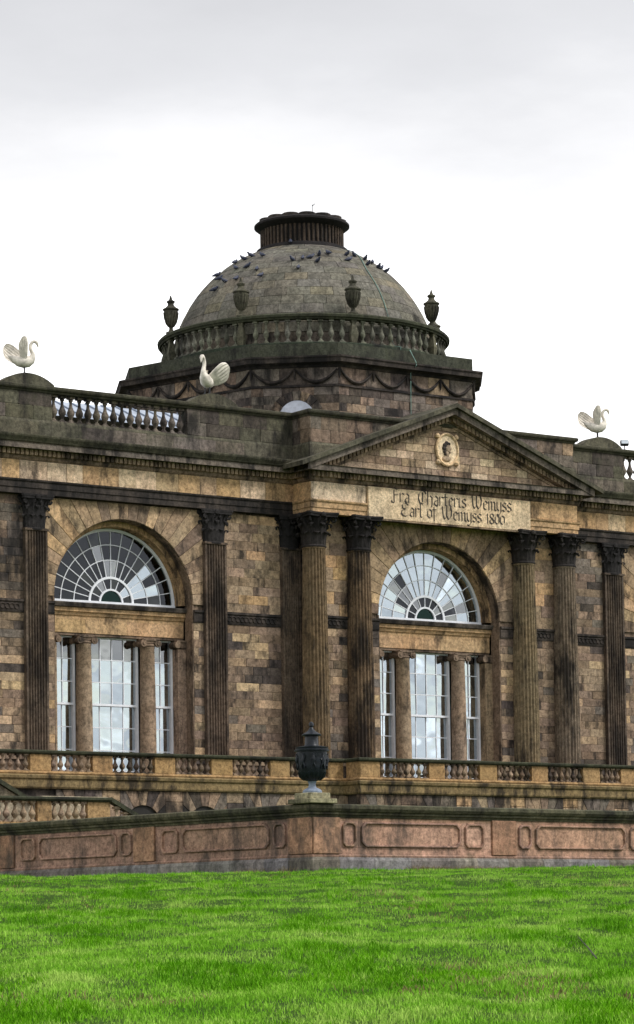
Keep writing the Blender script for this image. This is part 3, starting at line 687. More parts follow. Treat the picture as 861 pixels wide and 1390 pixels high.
# courses under the coping: plinth joints
courses(pL, (-18.6, YPR-.052), (1, 0), 12.85, 4.98, 5.44, .46, (1.0, 1.7), PAL_PAR, 'green', 'plinth_block', depth=.08, proud=.006)
courses(pR, (5.75, YPR-.052), (1, 0), 6, 4.98, 5.44, .46, (1.0, 1.7), PAL_PAR, 'green', 'plinth_block', depth=.08, proud=.006)
b = MB(); b.add([(-15.3, .6, 5.75), (-7.2, .6, 5.75), (-7.2, 3.4, 7.0), (-15.3, 3.4, 7.0), (-15.3, 3.4, 4.7), (-7.2, 3.4, 4.7), (-15.3, .6, 4.7), (-7.2, .6, 4.7)], [(0, 1, 2, 3), (3, 2, 5, 4), (0, 6, 7, 1), (0, 3, 4, 6), (1, 7, 5, 2)])
sk = b.build('roof_light', M['skylight'], house)
b = MB(); b.box(-15.3, -6.4, .22, .36, 4.76, 5.86); b.build('gap_dark_upstand', M['green'], house, OLIVE)  # dark upstand added so the lower part of the baluster gaps looks dark
for k in range(14):
    x = -15.2+k*.61; q = MB(); q.tube([(x, .6, 5.775), (x, 3.38, 7.02)], .025, 5); q.build('glazing_bar', M['leadfoot'], sk)
# rounded blocks that carry the swans
for cx, w in ((-15.9, 1.85), (-8.9, 1.85), (7.88, 1.85)):
    hh = .32; Rr = (w*w/4+hh*hh)/(2*hh); a = math.asin(w/2/Rr)
    q = MB(); q.prism([(cx+Rr*math.sin(t), 6.67+Rr*math.cos(t)-(Rr-hh)) for t in np.linspace(-a, a, 15)]+[(cx+w/2, 6.6), (cx-w/2, 6.6)], -.44, .02)
    q.build('swan_block', M['green'], pL if cx < 0 else pR, OLIVE)

# ---- windows (lunette over a three-light window)
def bar_poly(b, p, q, w, y0, y1):
    d = Vector((q[0]-p[0], q[1]-p[1])).normalized(); n = Vector((-d.y, d.x))*w/2
    b.prism([(p[0]-n.x, p[1]-n.y), (q[0]-n.x, q[1]-n.y), (q[0]+n.x, q[1]+n.y), (p[0]+n.x, p[1]+n.y)], y0, y1)
def arc_bar(b, r, w, y0, y1, n=36):
    for k in range(n):
        t0, t1 = math.pi*k/n, math.pi*(k+1)/n
        b.prism([((r-w/2)*math.cos(t0), (r-w/2)*math.sin(t0)), ((r+w/2)*math.cos(t0), (r+w/2)*math.sin(t0)), ((r+w/2)*math.cos(t1), (r+w/2)*math.sin(t1)), ((r-w/2)*math.cos(t1), (r-w/2)*math.sin(t1))], y0, y1)
def pane(parent, poly, y, cx, mat, tilt, name='pane'):
    xc = sum(p[0] for p in poly)/len(poly); zc = sum(p[1] for p in poly)/len(poly)
    ta, tb = math.tan(R_(random.gauss(0, tilt))), math.tan(R_(random.gauss(0, tilt)))
    n = len(poly); me = bpy.data.meshes.new(name)
    vs = [(x, (x-xc)*ta+(z-zc)*tb, z) for x, z in poly]; th = .005
    me.from_pydata(vs+[(a, c+th, d) for a, c, d in vs], [], [tuple(range(n)), tuple(range(2*n-1, n-1, -1))]+[(i, n+i, n+(i+1) % n, (i+1) % n) for i in range(n)])
    return link(name, me, M[mat], parent, (cx, y, 0))
LR = [.82, 1.396, 1.89, 2.36]
def window_bay(cx, yg, kind, host):
    L = lambda nm, b, mat, col=None, par=house, sm=0, bv=0: b.build(nm, M[mat], par, col, smooth=sm, bev=bv, loc=(cx, yg, 0))
    # archivolt ring between wall arch and glazing
    b = MB(); arc_bar(b, 2.535, .21, -.43, .1, 40); L('archivolt', b, 'mid', TAN, sm=30)
    # lunette
    b = MB(); arc_bar(b, 2.37, .09, -.07, .03, 40); b.box(-2.42, 2.42, -.09, .03, -.07, .03)
    lun = L('lunette_window', b, 'paint')
    b = MB(); arc_bar(b, .82, .075, -.05, .025, 24); L('glazing_ring', b, 'paint', par=lun)
    b = MB(); arc_bar(b, .43, .06, -.05, .025, 16); L('glazing_ring', b, 'paint', par=lun)
    b = MB(); arc_bar(b, LR[1], .026, -.025, .02, 40); arc_bar(b, LR[2], .026, -.025, .02, 40)
    for k in range(1, 16):
        t = math.pi*k/16; bar_poly(b, (.84*math.cos(t), .84*math.sin(t)), (2.36*math.cos(t), 2.36*math.sin(t)), .024, -.024, .019)
    for k in range(1, 8):
        t = math.pi*k/8; bar_poly(b, (.45*math.cos(t), .45*math.sin(t)), (.8*math.cos(t), .8*math.sin(t)), .026, -.024, .019)
    L('glazing_bars', b, 'paint', par=lun)
    def seg(r0, r1, t0, t1): 
        tm = (t0+t1)/2; return [(r0*math.cos(t0), r0*math.sin(t0)), (r1*math.cos(t0), r1*math.sin(t0)), (r1*math.cos(tm), r1*math.sin(tm)), (r1*math.cos(t1), r1*math.sin(t1)), (r0*math.cos(t1), r0*math.sin(t1)), (r0*math.cos(tm), r0*math.sin(tm))]
    extra = MB()
    for i in range(3):
        for k in range(16):
            t0, t1 = math.pi*k/16, math.pi*(k+1)/16
            if kind == 'right' and k < 8: extra.prism(seg(LR[i], LR[i+1], t0, t1), 0, .005); continue
            if kind == 'left': m = 'glass' if (k in (2, 3) and i < 2 and not (k == 2 and i == 1)) or (k == 1 and i < 2) else ('glass2' if k in (8, 7) and i < 1 or (k == 9 and i == 1) else 'glassd')  # bright and dark sky reflections set pane by pane through the material
            elif kind == 'centre': m = 'glass2' if (k, i) in ((12, 1), (11, 0), (12, 0), (5, 1), (2, 0), (1, 1), (0, 0)) else ('glassd' if (k, i) in ((11, 1), (13, 0), (1, 0)) else 'glass')
            else: m = 'glassd'
            if k < 1 and i == 0 and kind == 'left': m = 'glassd'
            pane(lun, seg(LR[i], LR[i+1], t0, t1), yg+.0, cx, m, .8)
    for k in range(8):
        if kind == 'right' and k < 4: extra.prism(seg(.43, .82, math.pi*k/8, math.pi*(k+1)/8), 0, .005); continue
        m = 'glass' if kind == 'left' and k == 1 else ('glass2' if k in (1, 5) else 'glassd')
        pane(lun, seg(.43, .82, math.pi*k/8, math.pi*(k+1)/8), yg+.0, cx, m, 1.0)
    pane(lun, [(.42*math.cos(t), .42*math.sin(t)) for t in np.linspace(0, math.pi, 13)], yg, cx, 'glassg', .5)
    # sill cornice and lintel
    b = MB(); b.sweep([(-2.6, -.30), (2.6, -.30)], [(-.5, -.63), (.0, -.63), (.0, -.52), (.04, -.50), (.06, -.42), (.12, -.38), (.12, -.262), (-.5, -.262)])
    L('lunette_sill', b, 'clean', TAN)
    b = MB(); b.sweep([(-2.6, -.30), (2.6, -.30)], [(-.5, -.26), (.13, -.26), (.2, -.24), (.24, -.14), (.24, -.10), (-.5, -.08)]); L('sill_top', b, 'sooty', GREY)
    for a, c in ((-2.6, -1.15), (-1.15, .42), (.42, 2.6)):
        b = MB(); b.box(a+.003, c-.003, -.30, .2, -1.06, -.632); L('lintel_block', b, 'clean', jit(TAN, .05), bv=.006)
    b = MB(); b.box(-2.59, 2.59, -.27, .1, -1.14, -1.063); L('lintel_soffit', b, 'mid', BROWN)
    # little ionic columns and half pilasters
    for sg in (-1, 1):
        b = MB(); b.lathe([(.27, -5.55), (.268, -4.2), (.255, -2.8), (.235, -1.46), (.25, -1.44), (.25, -1.42)], 24, (sg*1.2, -.27, 0))
        c = L('ionic_column', b, 'clean', jit(BUFF, .06), sm=40)
        b = MB()
        b.lathe([(.24, -1.42), (.27, -1.37), (.24, -1.31)], 20, (sg*1.2, -.27, 0)); b.box(sg*1.2-.3, sg*1.2+.3, -.53, -.0, -1.21, -1.145)
        for q in (-1, 1):
            for yy in (-.53, -.05):
                b.tube([(sg*1.2+q*.27, yy+.0, -1.30), (sg*1.2+q*.27, yy+.07, -1.30)], .12, 12); b.tube([(sg*1.2+q*.27, yy-.025, -1.30), (sg*1.2+q*.27, yy+.02, -1.30)], .05, 8)
            b.tube([(sg*1.2+q*.27, -.46, -1.30), (sg*1.2+q*.27, -.3, -1.30), (sg*1.2+q*.27, -.05, -1.30)], [.1, .075, .1], 10)
        b.box(sg*1.2-.27, sg*1.2+.27, -.5, -.03, -1.29, -1.212)
        L('capital', b, 'mid', BROWN, par=c, sm=40)
        b = MB(); b.box(sg*2.45-.16, sg*2.45+.16, -.42, .1, -5.55, -1.43); p = L('half_pilaster', b, 'clean', jit(BUFF, .05))
        b = MB(); b.box(sg*2.43-.2, sg*2.43+.2, -.46, .1, -1.21, -1.143); b.tube([(sg*2.25, -.5, -1.3), (sg*2.25, -.1, -1.3)], .11, 12); b.box(sg*2.43-.18, sg*2.43+.18, -.44, .1, -1.4, -1.212)
        L('capital', b, 'mid', BROWN, par=p)
    # sashes
    zt, zm_, zb_ = -1.14, -3.32, -5.52
    for a, c, nc in ((-2.29, -1.42, 2), (-.96, .96, 4), (1.42, 2.29, 2)):
        b = MB(); w = .075
        b.box(a, a+w, -.09, .08, zb_, zt); b.box(c-w, c, -.09, .08, zb_, zt); b.box(a+w, c-w, -.06, .08, zt-.05, zt); b.box(a+w, c-w, -.06, .08, zb_, zb_+.09)
        b.box(a+w, c-w, -.075, .03, zm_-.035, zm_+.035)
        s_ = L('sash_window', b, 'paint')
        b = MB(); hs = (zt-zm_)/3
        for u_ in range(1, nc): 
            x = a+w+(c-a-2*w)*u_/nc; b.box(x-.014, x+.014, -.03, .015, zm_+.03, zt); b.box(x-.014, x+.014, .03, .07, zb_, zm_-.03)
        for r in (1, 2): b.box(a+w, c-w, -.031, .016, zt-hs*r-.014, zt-hs*r+.014); b.box(a+w, c-w, .031, .071, zm_-hs*r-.014, zm_-hs*r+.014)
        L('glazing_bars', b, 'paint', par=s_)
        if kind == 'right' and a > -2: extra.box(a, c, .02, .028, zb_, zt); continue
        for r in range(6):
            z1 = zt-hs*r; y = 0.0 if r < 3 else .05
            for u_ in range(nc):
                x0, x1 = a+w+(c-a-2*w)*u_/nc, a+w+(c-a-2*w)*(u_+1)/nc
                m = 'glass2' if r == 0 and kind == 'left' and rnd() < .8 else 'glass'
                pane(s_, [(x0, z1-hs), (x1, z1-hs), (x1, z1), (x0, z1)], yg+y, cx, m, .45)
    if extra.v: L('panes_beyond', extra, 'glass', par=lun)['kind'] = 'stuff'
window_bay(-S, GW, 'left', wing_l); window_bay(0, GP, 'centre', pav); window_bay(S, GW, 'right', wing_r)

# ---- octagonal drum
DC = Vector((0, 6.97))
OCT = [(-2.93, .62), (3.26, .60), (4.78, 2.6), (6.1, 8.66), (4.4, 13.3), (-4.4, 13.3), (-6.9, 8.66), (-5.41, 2.80)]   # cornice edge
def inset(poly, d):
    P = [Vector(p) for p in poly]; out = []; n = len(P)
    for i in range(n):
        d1 = (P[i]-P[i-1]).normalized(); d2 = (P[(i+1) % n]-P[i]).normalized(); n1 = Vector((d1.y, -d1.x)); n2 = Vector((d2.y, -d2.x))
        o = (n1+n2)/(1+n1.dot(n2)); out.append(tuple(P[i]-o*d))
    return out
WALL8 = inset(OCT, .38)
def ringpart(name, poly, prof, mat, col, par=house, sm=0): b = MB(); b.sweep(poly, prof, True); return b.build(name, M[mat], par, col, smooth=sm)
drum = ringpart('drum', inset(WALL8, .06), [(-.4, 4.75), (0, 4.75), (0, 9.0), (-.4, 9.0)], 'mid', BROWN)
ringpart('drum_cornice', WALL8, [(-.3, 8.74), (.04, 8.74), (.08, 8.80), (.16, 8.84), (.32, 8.87), (.34, 8.99), (.38, 9.04), (.38, 9.09), (-.3, 9.11)], 'sooty', DARK, drum)
ringpart('drum_band', WALL8, [(-.1, 8.06), (.05, 8.06), (.05, 8.14), (-.1, 8.14)], 'sooty', DARK, drum)
ringpart('blocking_course', inset(OCT, .36), [(-.5, 9.105), (0, 9.105), (0, 9.58), (-.5, 9.6)], 'green', lin(62, 64, 54, K), drum)
b = MB(); b.slab(inset(OCT, .7), 9.3, 9.42); b.build('drum_roof', M['green'], drum, OLIVE)
for i in (7, 0, 6, 1):
    a, c = Vector(WALL8[i]), Vector(WALL8[(i+1) % 8]); u = (c-a).normalized(); Lf = (c-a).length
    courses(drum, a, u, Lf, 6.35, 8.06, .30, (.5, 1.0), PAL_DRUM, 'ashlar', 'drum_stone')
    courses(drum, a, u, Lf, 8.142, 8.74, .6, (.7, 1.2), PAL_DRUM, 'ashlar', 'drum_stone', proud=.004)
    ns = {0: 4, 7: 2, 6: 4, 1: 2}[i]; nr = Vector((u.y, -u.x))
    for k in range(ns):
        pts = []; rr = []
        for t in np.linspace(0, 1, 13):
            q = a+u*(Lf*(k+.03+t*.94)/ns)+nr*.05; z = 8.66-.44*(1-(2*t-1)**2); pts.append((q.x, q.y, z)); rr.append(.03+.045*math.sin(math.pi*t))
        b = MB(); b.tube(pts, rr, 6)
        q = a+u*(Lf*k/ns)+nr*.05; b.tube([(q.x, q.y, 8.7), (q.x, q.y, 8.45), (q.x, q.y, 8.32)], [.05, .04, .015], 6)
        b.build('festoon', M['sooty'], drum, DARK, smooth=60)
# blind lunette on the chamfered face
a, c = Vector(WALL8[7]), Vector(WALL8[0]); u = (c-a).normalized(); mid = a.lerp(c, .52); ang = math.atan2(u.y, u.x)
b = MB(); b.prism([(.62*math.cos(t), .62*math.sin(t)) for t in np.linspace(0, math.pi, 21)]+[(-.62, -.9), (.62, -.9)], -.05, .1)
nic = b.build('blind_lunette', M['pane_white'], drum, loc=(mid.x, mid.y, 6.98), rot=(0, 0, ang))
b = MB()
for k in range(9):
    t0, t1 = math.pi*k/9+.012, math.pi*(k+1)/9-.012
    q = MB(); q.prism([(r*math.cos(t), r*math.sin(t)) for r, t in ((.63, t0), (.95, t0), (.95, t1), (.63, t1))], -.06-uni(0, .01), .1)
    q.build('voussoir', M['mid'], nic, pick(PAL_DRUM), loc=(mid.x, mid.y, 6.98), rot=(0, 0, ang), bev=.006)

# ---- circular podium, balustrade, dome, lantern
def lathe_part(name, prof, seg, mat, col, par, sm=40): b = MB(); b.lathe(prof, seg, (DC.x, DC.y, 0)); return b.build(name, M[mat], par, col, smooth=sm)
lathe_part('podium', [(5.25, 9.3), (5.25, 9.72), (5.3, 9.74), (5.3, 9.84), (5.22, 9.88), (4.0, 9.9)], 72, 'green', lin(52, 60, 48, K), house, 30)
circ = lambda r, n: [(DC.x+r*math.cos(2*math.pi*k/n), DC.y+r*math.sin(2*math.pi*k/n)) for k in range(n)]
bal = ringpart('dome_balustrade', circ(5.14, 90), [(-.16, 10.68), (.13, 10.68), (.15, 10.73), (.2, 10.76), (.21, 10.84), (.17, 10.88), (-.16, 10.9)], 'green', lin(60, 62, 48, K), house, 30)
tocam = math.atan2(CAM.y-DC.y, CAM.x-DC.x)
UA = [tocam+R_(a) for a in (20, 64, -25, -68, -119, 110, 155, -165)]     # urn bearings (seen from the camera, left is negative)
NB = 84
for k in range(NB):
    a = 2*math.pi*(k+.3)/NB
    if any(abs((a-q+math.pi) % (2*math.pi)-math.pi) < .042 for q in UA): continue
    baluster(bal, DC.x+5.12*math.cos(a), DC.y+5.12*math.sin(a), 9.88, 10.69, 'green', lin(104, 104, 92, K), .82, a)
b = MB(); b.slab([(-.3, -.06), (.3, -.06), (.3, .06), (-.3, .06)], 0, .0)
b = MB(); b.lathe([(.14, 0), (.16, .1), (.2, .3), (.12, .62), (.1, .7), (.16, .81)], 4, a0=math.pi/4); ped_me = b.mesh('pedestal'); ped_me.materials.append(M['green'])
b = MB(); b.lathe([(4.86*math.cos(t), 9.54+4.86*math.sin(t)) for t in np.linspace(.03, 1.2, 22)], 80, (DC.x, DC.y, 0)); dome = b.build('dome', M['mid'], house, GREY, smooth=180)
rows = np.linspace(.16, 1.215, 15)
rest = MB()
for i in range(14):
    t0, t1 = rows[i], rows[i+1]; rm = 4.9*math.cos((t0+t1)/2); ns = max(12, int(2*math.pi*rm/.8)); da = 2*math.pi/ns
    ts = [t0+.0012, (t0+t1)/2, t1-.0012]; aa = [-da/2+.008/rm, -da/4, 0, da/4, da/2-.008/rm]
    vs = [((r_)*math.cos(t)*math.cos(p), (r_)*math.cos(t)*math.sin(p), (r_)*math.sin(t)) for r_ in (4.82, 4.905) for t in ts for p in aa]
    fs = []
    for y_ in range(2):
        for x_ in range(4): p = y_*5+x_; fs += [(15+p, 16+p, 21+p, 20+p)]
    for y_ in range(2): fs += [(y_*5, y_*5+15, y_*5+20, y_*5+5), (y_*5+4, y_*5+9, y_*5+24, y_*5+19)]
    for x_ in range(4): fs += [(x_, x_+1, x_+16, x_+15), (10+x_, 25+x_, 26+x_, 11+x_)]
    me = bpy.data.meshes.new('dome_slab'); me.from_pydata(vs, [], fs); me.materials.append(M['dome'])
    off = rnd()
    for k in range(ns):
        a = (k+off)*da; rel = (a-tocam+math.pi) % (2*math.pi)-math.pi
        if abs(rel) < 1.62:
            kk = 1+uni(-.0012, .0012); link('dome_slab', me, None, dome, (DC.x, DC.y, 9.54), (0, 0, a), (kk, kk, kk), pick(PAL_DOME))
        else:
            ca, sa = math.cos(a), math.sin(a); rest.add([(DC.x+x*ca-y*sa, DC.y+x*sa+y*ca, 9.54+z) for x, y, z in vs], fs)
o = rest.build('dome_slabs_behind', M['mid'], dome, GREY); o['kind'] = 'stuff'
lan = lathe_part('lantern', [(1.5, 13.76), (1.6, 13.92), (1.72, 14.02), (1.74, 14.14), (1.68, 14.26), (1.58, 14.30), (1.5, 14.32), (1.47, 14.36), (1.47, 14.96), (1.52, 14.98), (1.58, 15.02), (1.66, 15.06), (1.75, 15.13), (1.75, 15.20), (1.68, 15.26), (1.3, 15.32), (.2, 15.36)], 64, 'sooty', lin(40, 36, 36, K), house, 35)
b = MB()
for k in range(56):
    a = 2*math.pi*k/56; b.lathe([(.055, 14.32), (.05, 14.36), (.05, 14.94), (.06, 14.97)], 6, (DC.x+1.49*math.cos(a), DC.y+1.49*math.sin(a), 0))
o = b.build('lantern_ribs', M['mid'], lan, lin(72, 62, 54, K), smooth=60); o['kind'] = 'stuff'
for k in range(14):
    a = 2*math.pi*k/14+.2; q = MB(); q.lathe([(.3, 15.24), (.34, 15.28), (.34, 15.36), (.29, 15.39)], 14, (DC.x+1.3*math.cos(a), DC.y+1.3*math.sin(a), 0)); q.build('rim_cap', M['sooty'], lan, DARK, smooth=40)
b = MB(); x, y = DC.x-.3, DC.y-1.1; b.tube([(x, y, 15.36), (x, y, 15.74)], .010, 5); b.tube([(x, y, 15.7), (x+.09, y-.06, 15.78)], [.018, .006], 5); b.build('wind_vane', M['black_metal'], lan)
# lightning conductor down the dome
brg = tocam+R_(40)
pts = [(DC.x+4.93*math.cos(t)*math.cos(brg+.42*max(0,(t-.75)/.45)**1.5), DC.y+4.93*math.cos(t)*math.sin(brg+.42*max(0,(t-.75)/.45)**1.5), 9.54+4.93*math.sin(t)) for t in np.linspace(1.2, .12, 18)]
b2 = brg
pts += [(DC.x+5.0*math.cos(b2), DC.y+5.0*math.sin(b2), 9.95), (DC.x+5.33*math.cos(b2), DC.y+5.33*math.sin(b2), 9.86), (DC.x+5.33*math.cos(b2), DC.y+5.33*math.sin(b2), 9.62)]
b = MB(); b.tube(pts, .017, 5); b.build('lightning_conductor', M['copper'], dome)
b = MB(); xx = .28; b.tube([(xx, .95, 9.62), (xx, .6, 9.12), (xx, .58, 9.02), (xx, .92, 8.8), (xx, .95, 6.9)], .017, 5); b.build('lightning_conductor', M['copper'], drum)

# ------------------------------------------------------------------ urns on the dome balustrade
b = MB(); up_ = [(.2, 0), (.2, .06), (.1, .1), (.07, .2), (.1, .27), (.19, .4), (.25, .6), (.27, .78), (.27, .84), (.31, .87), (.31, .91), (.22, .95), (.13, 1.03), (.11, 1.1), (.16, 1.16), (.16, 1.19), (.07, 1.24), (.05, 1.3), (.02, 1.4)]
b.lathe(up_, 16); urn_body = b.mesh('dome_urn', 45)
b = MB()
for k in range(16):
    a = 2*math.pi*k/16; b.tube([((r+.008)*math.cos(a), (r+.008)*math.sin(a), z) for r, z in ((.1, .27), (.19, .4), (.25, .6), (.27, .78))], .022, 5)
urn_fl = b.mesh('fluting', 60); urn_body.materials.append(M['green']); urn_fl.materials.append(M['green'])
for k, a in enumerate(UA):
    x, y = DC.x+5.13*math.cos(a), DC.y+5.13*math.sin(a)
    link('pedestal', ped_me, None, bal, (x, y, 9.88), (0, 0, a), color=jit(lin(86, 84, 70, K)))
    o = link('dome_urn', urn_body, None, None, (x, y, 10.885), sc=(.96, .96, 1.0), color=lin(78, 76, 64, K)); link('fluting', urn_fl, None, o, (x, y, 10.885), sc=(.96, .96, 1.0), color=lin(78, 76, 64, K))
    tag(o, 'fluted stone urn with pointed lid standing on the round balustrade below the dome', 'urn', 'urns on the dome balustrade')

# ------------------------------------------------------------------ swans
def swan_meshes():
    b = MB()
    pth = [(-.50, .50, .012), (-.42, .44, .05), (-.3, .37, .11), (-.16, .31, .165), (0, .29, .19), (.12, .31, .185), (.22, .37, .15), (.275, .46, .1), (.28, .55, .07), (.245, .63, .062), (.21, .72, .056), (.215, .82, .053), (.26, .9, .05), (.325, .935, .05), (.385, .92, .055), (.42, .875, .05), (.435, .82, .032), (.445, .77, .022), (.45, .735, .008)]
    n = 14; vs = []; fs = []
    for i, (x, z, r) in enumerate(pth):
        a, c = pth[max(0, i-1)], pth[min(len(pth)-1, i+1)]; t = Vector((c[0]-a[0], 0, c[1]-a[1])).normalized(); nn = Vector((-t.z, 0, t.x)); z += .07
        for k in range(n):
            q = 2*math.pi*k/n; vs.append((x+nn.x*r*math.cos(q), .9*r*math.sin(q), z+nn.z*r*math.cos(q)))
    for i in range(len(pth)-1): fs += [(i*n+k, i*n+(k+1) % n, (i+1)*n+(k+1) % n, (i+1)*n+k) for k in range(n)]
    fs += [tuple(range(n))[::-1], tuple((len(pth)-1)*n+k for k in range(n))]
    b.add(vs, fs); body = b.mesh('swan_statue', 180); body.materials.append(M['swan'])
    w = MB(); ny, nx = 9, 13; vs = []      # paddle shaped wing: root at the origin, rising along z, chord along x, ribbed like feathers
    for i in range(ny):
        t = i/(ny-1); ch = .12+.17*math.sin(math.pi*min(1, t*.62+.12))-.12*max(0, (t-.72)/.28)**2
        for j in range(nx):
            f = j/(nx-1); x = (.38-f)*ch*1.25-.10*t*f; z = .60*t-.10*f*f*(1-.3*t)-.05*max(0, t-.7)*f+.03*math.sin(math.pi*f)
            vs.append((x, .07*math.sin(math.pi*t*.6)+.05*math.sin(math.pi*f)+(.018 if j % 2 and t > .15 else 0), z))
    m = len(vs); fs = [(i*nx+j, i*nx+j+1, (i+1)*nx+j+1, (i+1)*nx+j) for i in range(ny-1) for j in range(nx-1)]
    v2 = [(x, y-.035, z) for x, y, z in vs]; f2 = [tuple(m+q for q in f[::-1]) for f in fs]; ed = []
    for i in range(ny-1): ed += [(i*nx, (i+1)*nx, m+(i+1)*nx, m+i*nx), (i*nx+nx-1, m+i*nx+nx-1, m+(i+1)*nx+nx-1, (i+1)*nx+nx-1)]
    for j in range(nx-1): e0 = (ny-1)*nx; ed += [(j, m+j, m+j+1, j+1), (e0+j, e0+j+1, m+e0+j+1, m+e0+j)]
    w.add(vs+v2, fs+f2+ed); wing = w.mesh('wing', 40); wing.materials.append(M['swan'])
    l = MB(); l.tube([(0, 0, -.0), (.0, 0, .24)], .018, 6); l.tube([(-.02, 0, .012), (.09, 0, .012)], .014, 5); leg = l.mesh('leg'); leg.materials.append(M['black_metal'])
    return body, wing, leg
SW = swan_meshes()
def swan(x, y, z, rz, label, sc, wings):
    o = link('swan_statue', SW[0], None, None, (x, y, z), (0, 0, rz), (sc,)*3)
    tag(o, label, 'swan statue', 'swan statues on the parapet')
    for k, sg in enumerate((1, -1)):
        c, s_ = math.cos(rz), math.sin(rz); lx, ly = .03*sc, .11*sg*sc; (lean, roll_, turn, wx, wz) = wings[k]
        wo_ = link('wing', SW[1], None, None, (x+lx*c-ly*s_, y+lx*s_+ly*c, z+.42*sc))
        wo_.rotation_euler = (Matrix.Rotation(rz+R_(turn), 3, 'Z') @ Matrix.Rotation(R_(lean), 3, 'Y') @ Matrix.Rotation(R_(-roll_)*sg, 3, 'X')).to_euler(); wo_.scale = (sc*wx, sc*sg, sc*wz)
        wo_.parent = o; wo_.matrix_parent_inverse = o.matrix_basis.inverted()
        lx, ly = .02*sc, .07*sg*sc
        link('leg', SW[2], None, o, (x+lx*c-ly*s_, y+lx*s_+ly*c, z), (0, 0, rz), (sc,)*3)
swan(-15.98, -.25, 6.985, R_(-24), 'cream swan statue on the parapet block beside the baluster row, facing the dome', 1.03, ((-46, 16, 0, 1.1, 1.35), (5, 6, -25, .7, 1.15)))
swan(-9.0, -.2, 6.985, R_(214), 'cream swan statue with spread wing in front of the octagonal drum', 1.2, ((-30, 34, 0, 1.5, 1.0), (-62, 2, 0, 1, 1)))
swan(7.82, -.22, 6.985, R_(-28), 'cream swan statue on the parapet beside the small floodlight', 1.03, ((-46, 16, 0, 1.1, 1.35), (5, 6, -25, .7, 1.15)))

# ------------------------------------------------------------------ pigeons on the dome
def pixel_ray(px, py): return (fw+rt*((px-430.5)/F_PX)-up*((py-PPY)/F_PX)).normalized()
b = MB()
pp = [(-.2, .03, .012), (-.12, .05, .04), (-.04, .075, .062), (.03, .095, .068), (.075, .12, .052), (.095, .15, .038), (.115, .172, .037), (.135, .168, .024), (.16, .158, .006)]
b.tube([(x, 0, z) for x, z, r in pp], [r for x, z, r in pp], 8); b.tube([(0, .02, 0), (0, .02, .08)], .006, 4); b.tube([(0, -.02, 0), (0, -.02, .08)], .006, 4)
pig_me = b.mesh('pigeon', 180); pig_me.materials.append(M['pigeon'])
PIG = [(294.6, 375.6), (297.5, 380), (305, 383.5), (291, 395), (319, 358), (320, 365.5), (331, 353), (341, 348.5), (336, 363), (348.6, 367), (354, 375.5), (320.5, 380), (356, 348), (397, 354), (411, 352), (405, 365), (422, 350.5), (431.5, 355.7), (433.6, 347), (446, 345), (471, 347), (481, 348), (496, 353), (500, 360), (506, 358), (514, 364), (518, 365.5), (524.6, 370), (474, 354)]
Cs = Vector((DC.x, DC.y, 9.54+ZO)); SR = 4.92
for px, py in PIG:
    d = pixel_ray(px, py); oc = CAM-Cs; bq = oc.dot(d); cq = oc.length_squared-SR*SR; disc = bq*bq-cq
    h_ = CAM+d*(-bq-math.sqrt(disc)) if disc > 0 else Cs+((CAM-bq*d)-Cs).normalized()*SR
    o = link('pigeon', pig_me, None, None, (h_.x, h_.y, h_.z-ZO-.01), (0, 0, uni(0, 6.28)), (.98,)*3)
    tag(o, 'small dark pigeon perched on the stone slabs of the dome', 'pigeon', 'pigeons on the dome')
o = link('pigeon', pig_me, None, None, (DC.x+1.74*math.cos(tocam-.24), DC.y+1.74*math.sin(tocam-.24), 14.18), (0, 0, 1.0), (.98,)*3)
tag(o, 'pigeon perched on the dark ring at the foot of the lantern', 'pigeon', 'pigeons on the dome')

# ------------------------------------------------------------------ floodlight
fl = thing('floodlight', 'small black floodlight on a bracket on the parapet coping beside a swan', 'floodlight', (9.15, -.2, 6.67))
b = MB(); b.tube([(9.15, -.2, 6.66), (9.15, -.2, 6.83)], .02, 6); b.tube([(9.02, -.2, 6.83), (9.28, -.2, 6.83)], .015, 6); b.build('bracket', M['black_metal'], fl)
b = MB(); b.box(-.15, .15, -.05, .1, -.1, .1); hd = b.build('lamp_head', M['black_metal'], fl, loc=(9.15, -.2, 6.93), rot=(R_(-25), 0, R_(-30)), bev=.02)
b = MB(); b.box(-.125, .125, -.065, -.048, -.08, .08); b.build('lamp_glass', M['lampglass'], hd, loc=(9.15, -.2, 6.93), rot=(R_(-25), 0, R_(-30)))

# ------------------------------------------------------------------ terrace
ter = thing('terrace', 'balustraded stone terrace with arched basement running along the front of the mansion', 'terrace', (0, -3, -9.27))
TW, TP = -3.3, -4.1
b = MB(); b.box(-26, 17, TW+.05, YP-.0+.5, -6.3, -6.05); b.box(-5.85, 5.85, TP+.05, TW+.1, -6.301, -6.051); b.build('deck', M['mid'], ter, GREY)
path = [(-26, TW), (-5.9, TW), (-5.9, TP), (5.9, TP), (5.9, TW), (17, TW)]
def tpart(nm, prof, mat, col): b = MB(); b.sweep(path, prof); return b.build(nm, M[mat], ter, col)
rail = tpart('handrail', [(-.17, -5.25), (.05, -5.25), (.07, -5.22), (.1, -5.21), (.11, -5.16), (.08, -5.13), (-.17, -5.12)], 'green', MOSS)
tpart('balustrade_plinth', [(-.17, -5.86), (.03, -5.86), (.06, -5.83), (.06, -5.80), (.02, -5.76), (-.17, -5.76)], 'clean', YEL)
tpart('ledge', [(-.4, -6.29), (.02, -6.29), (.05, -6.24), (.05, -6.02), (.1, -5.98), (.12, -5.90), (.08, -5.862), (-.4, -5.862)], 'mid', lin(120, 104, 74, K))
tpart('basement_wall', [(-.5, -9.27), (-.12, -9.27), (-.12, -6.292), (-.5, -6.292)], 'mid', DARK)
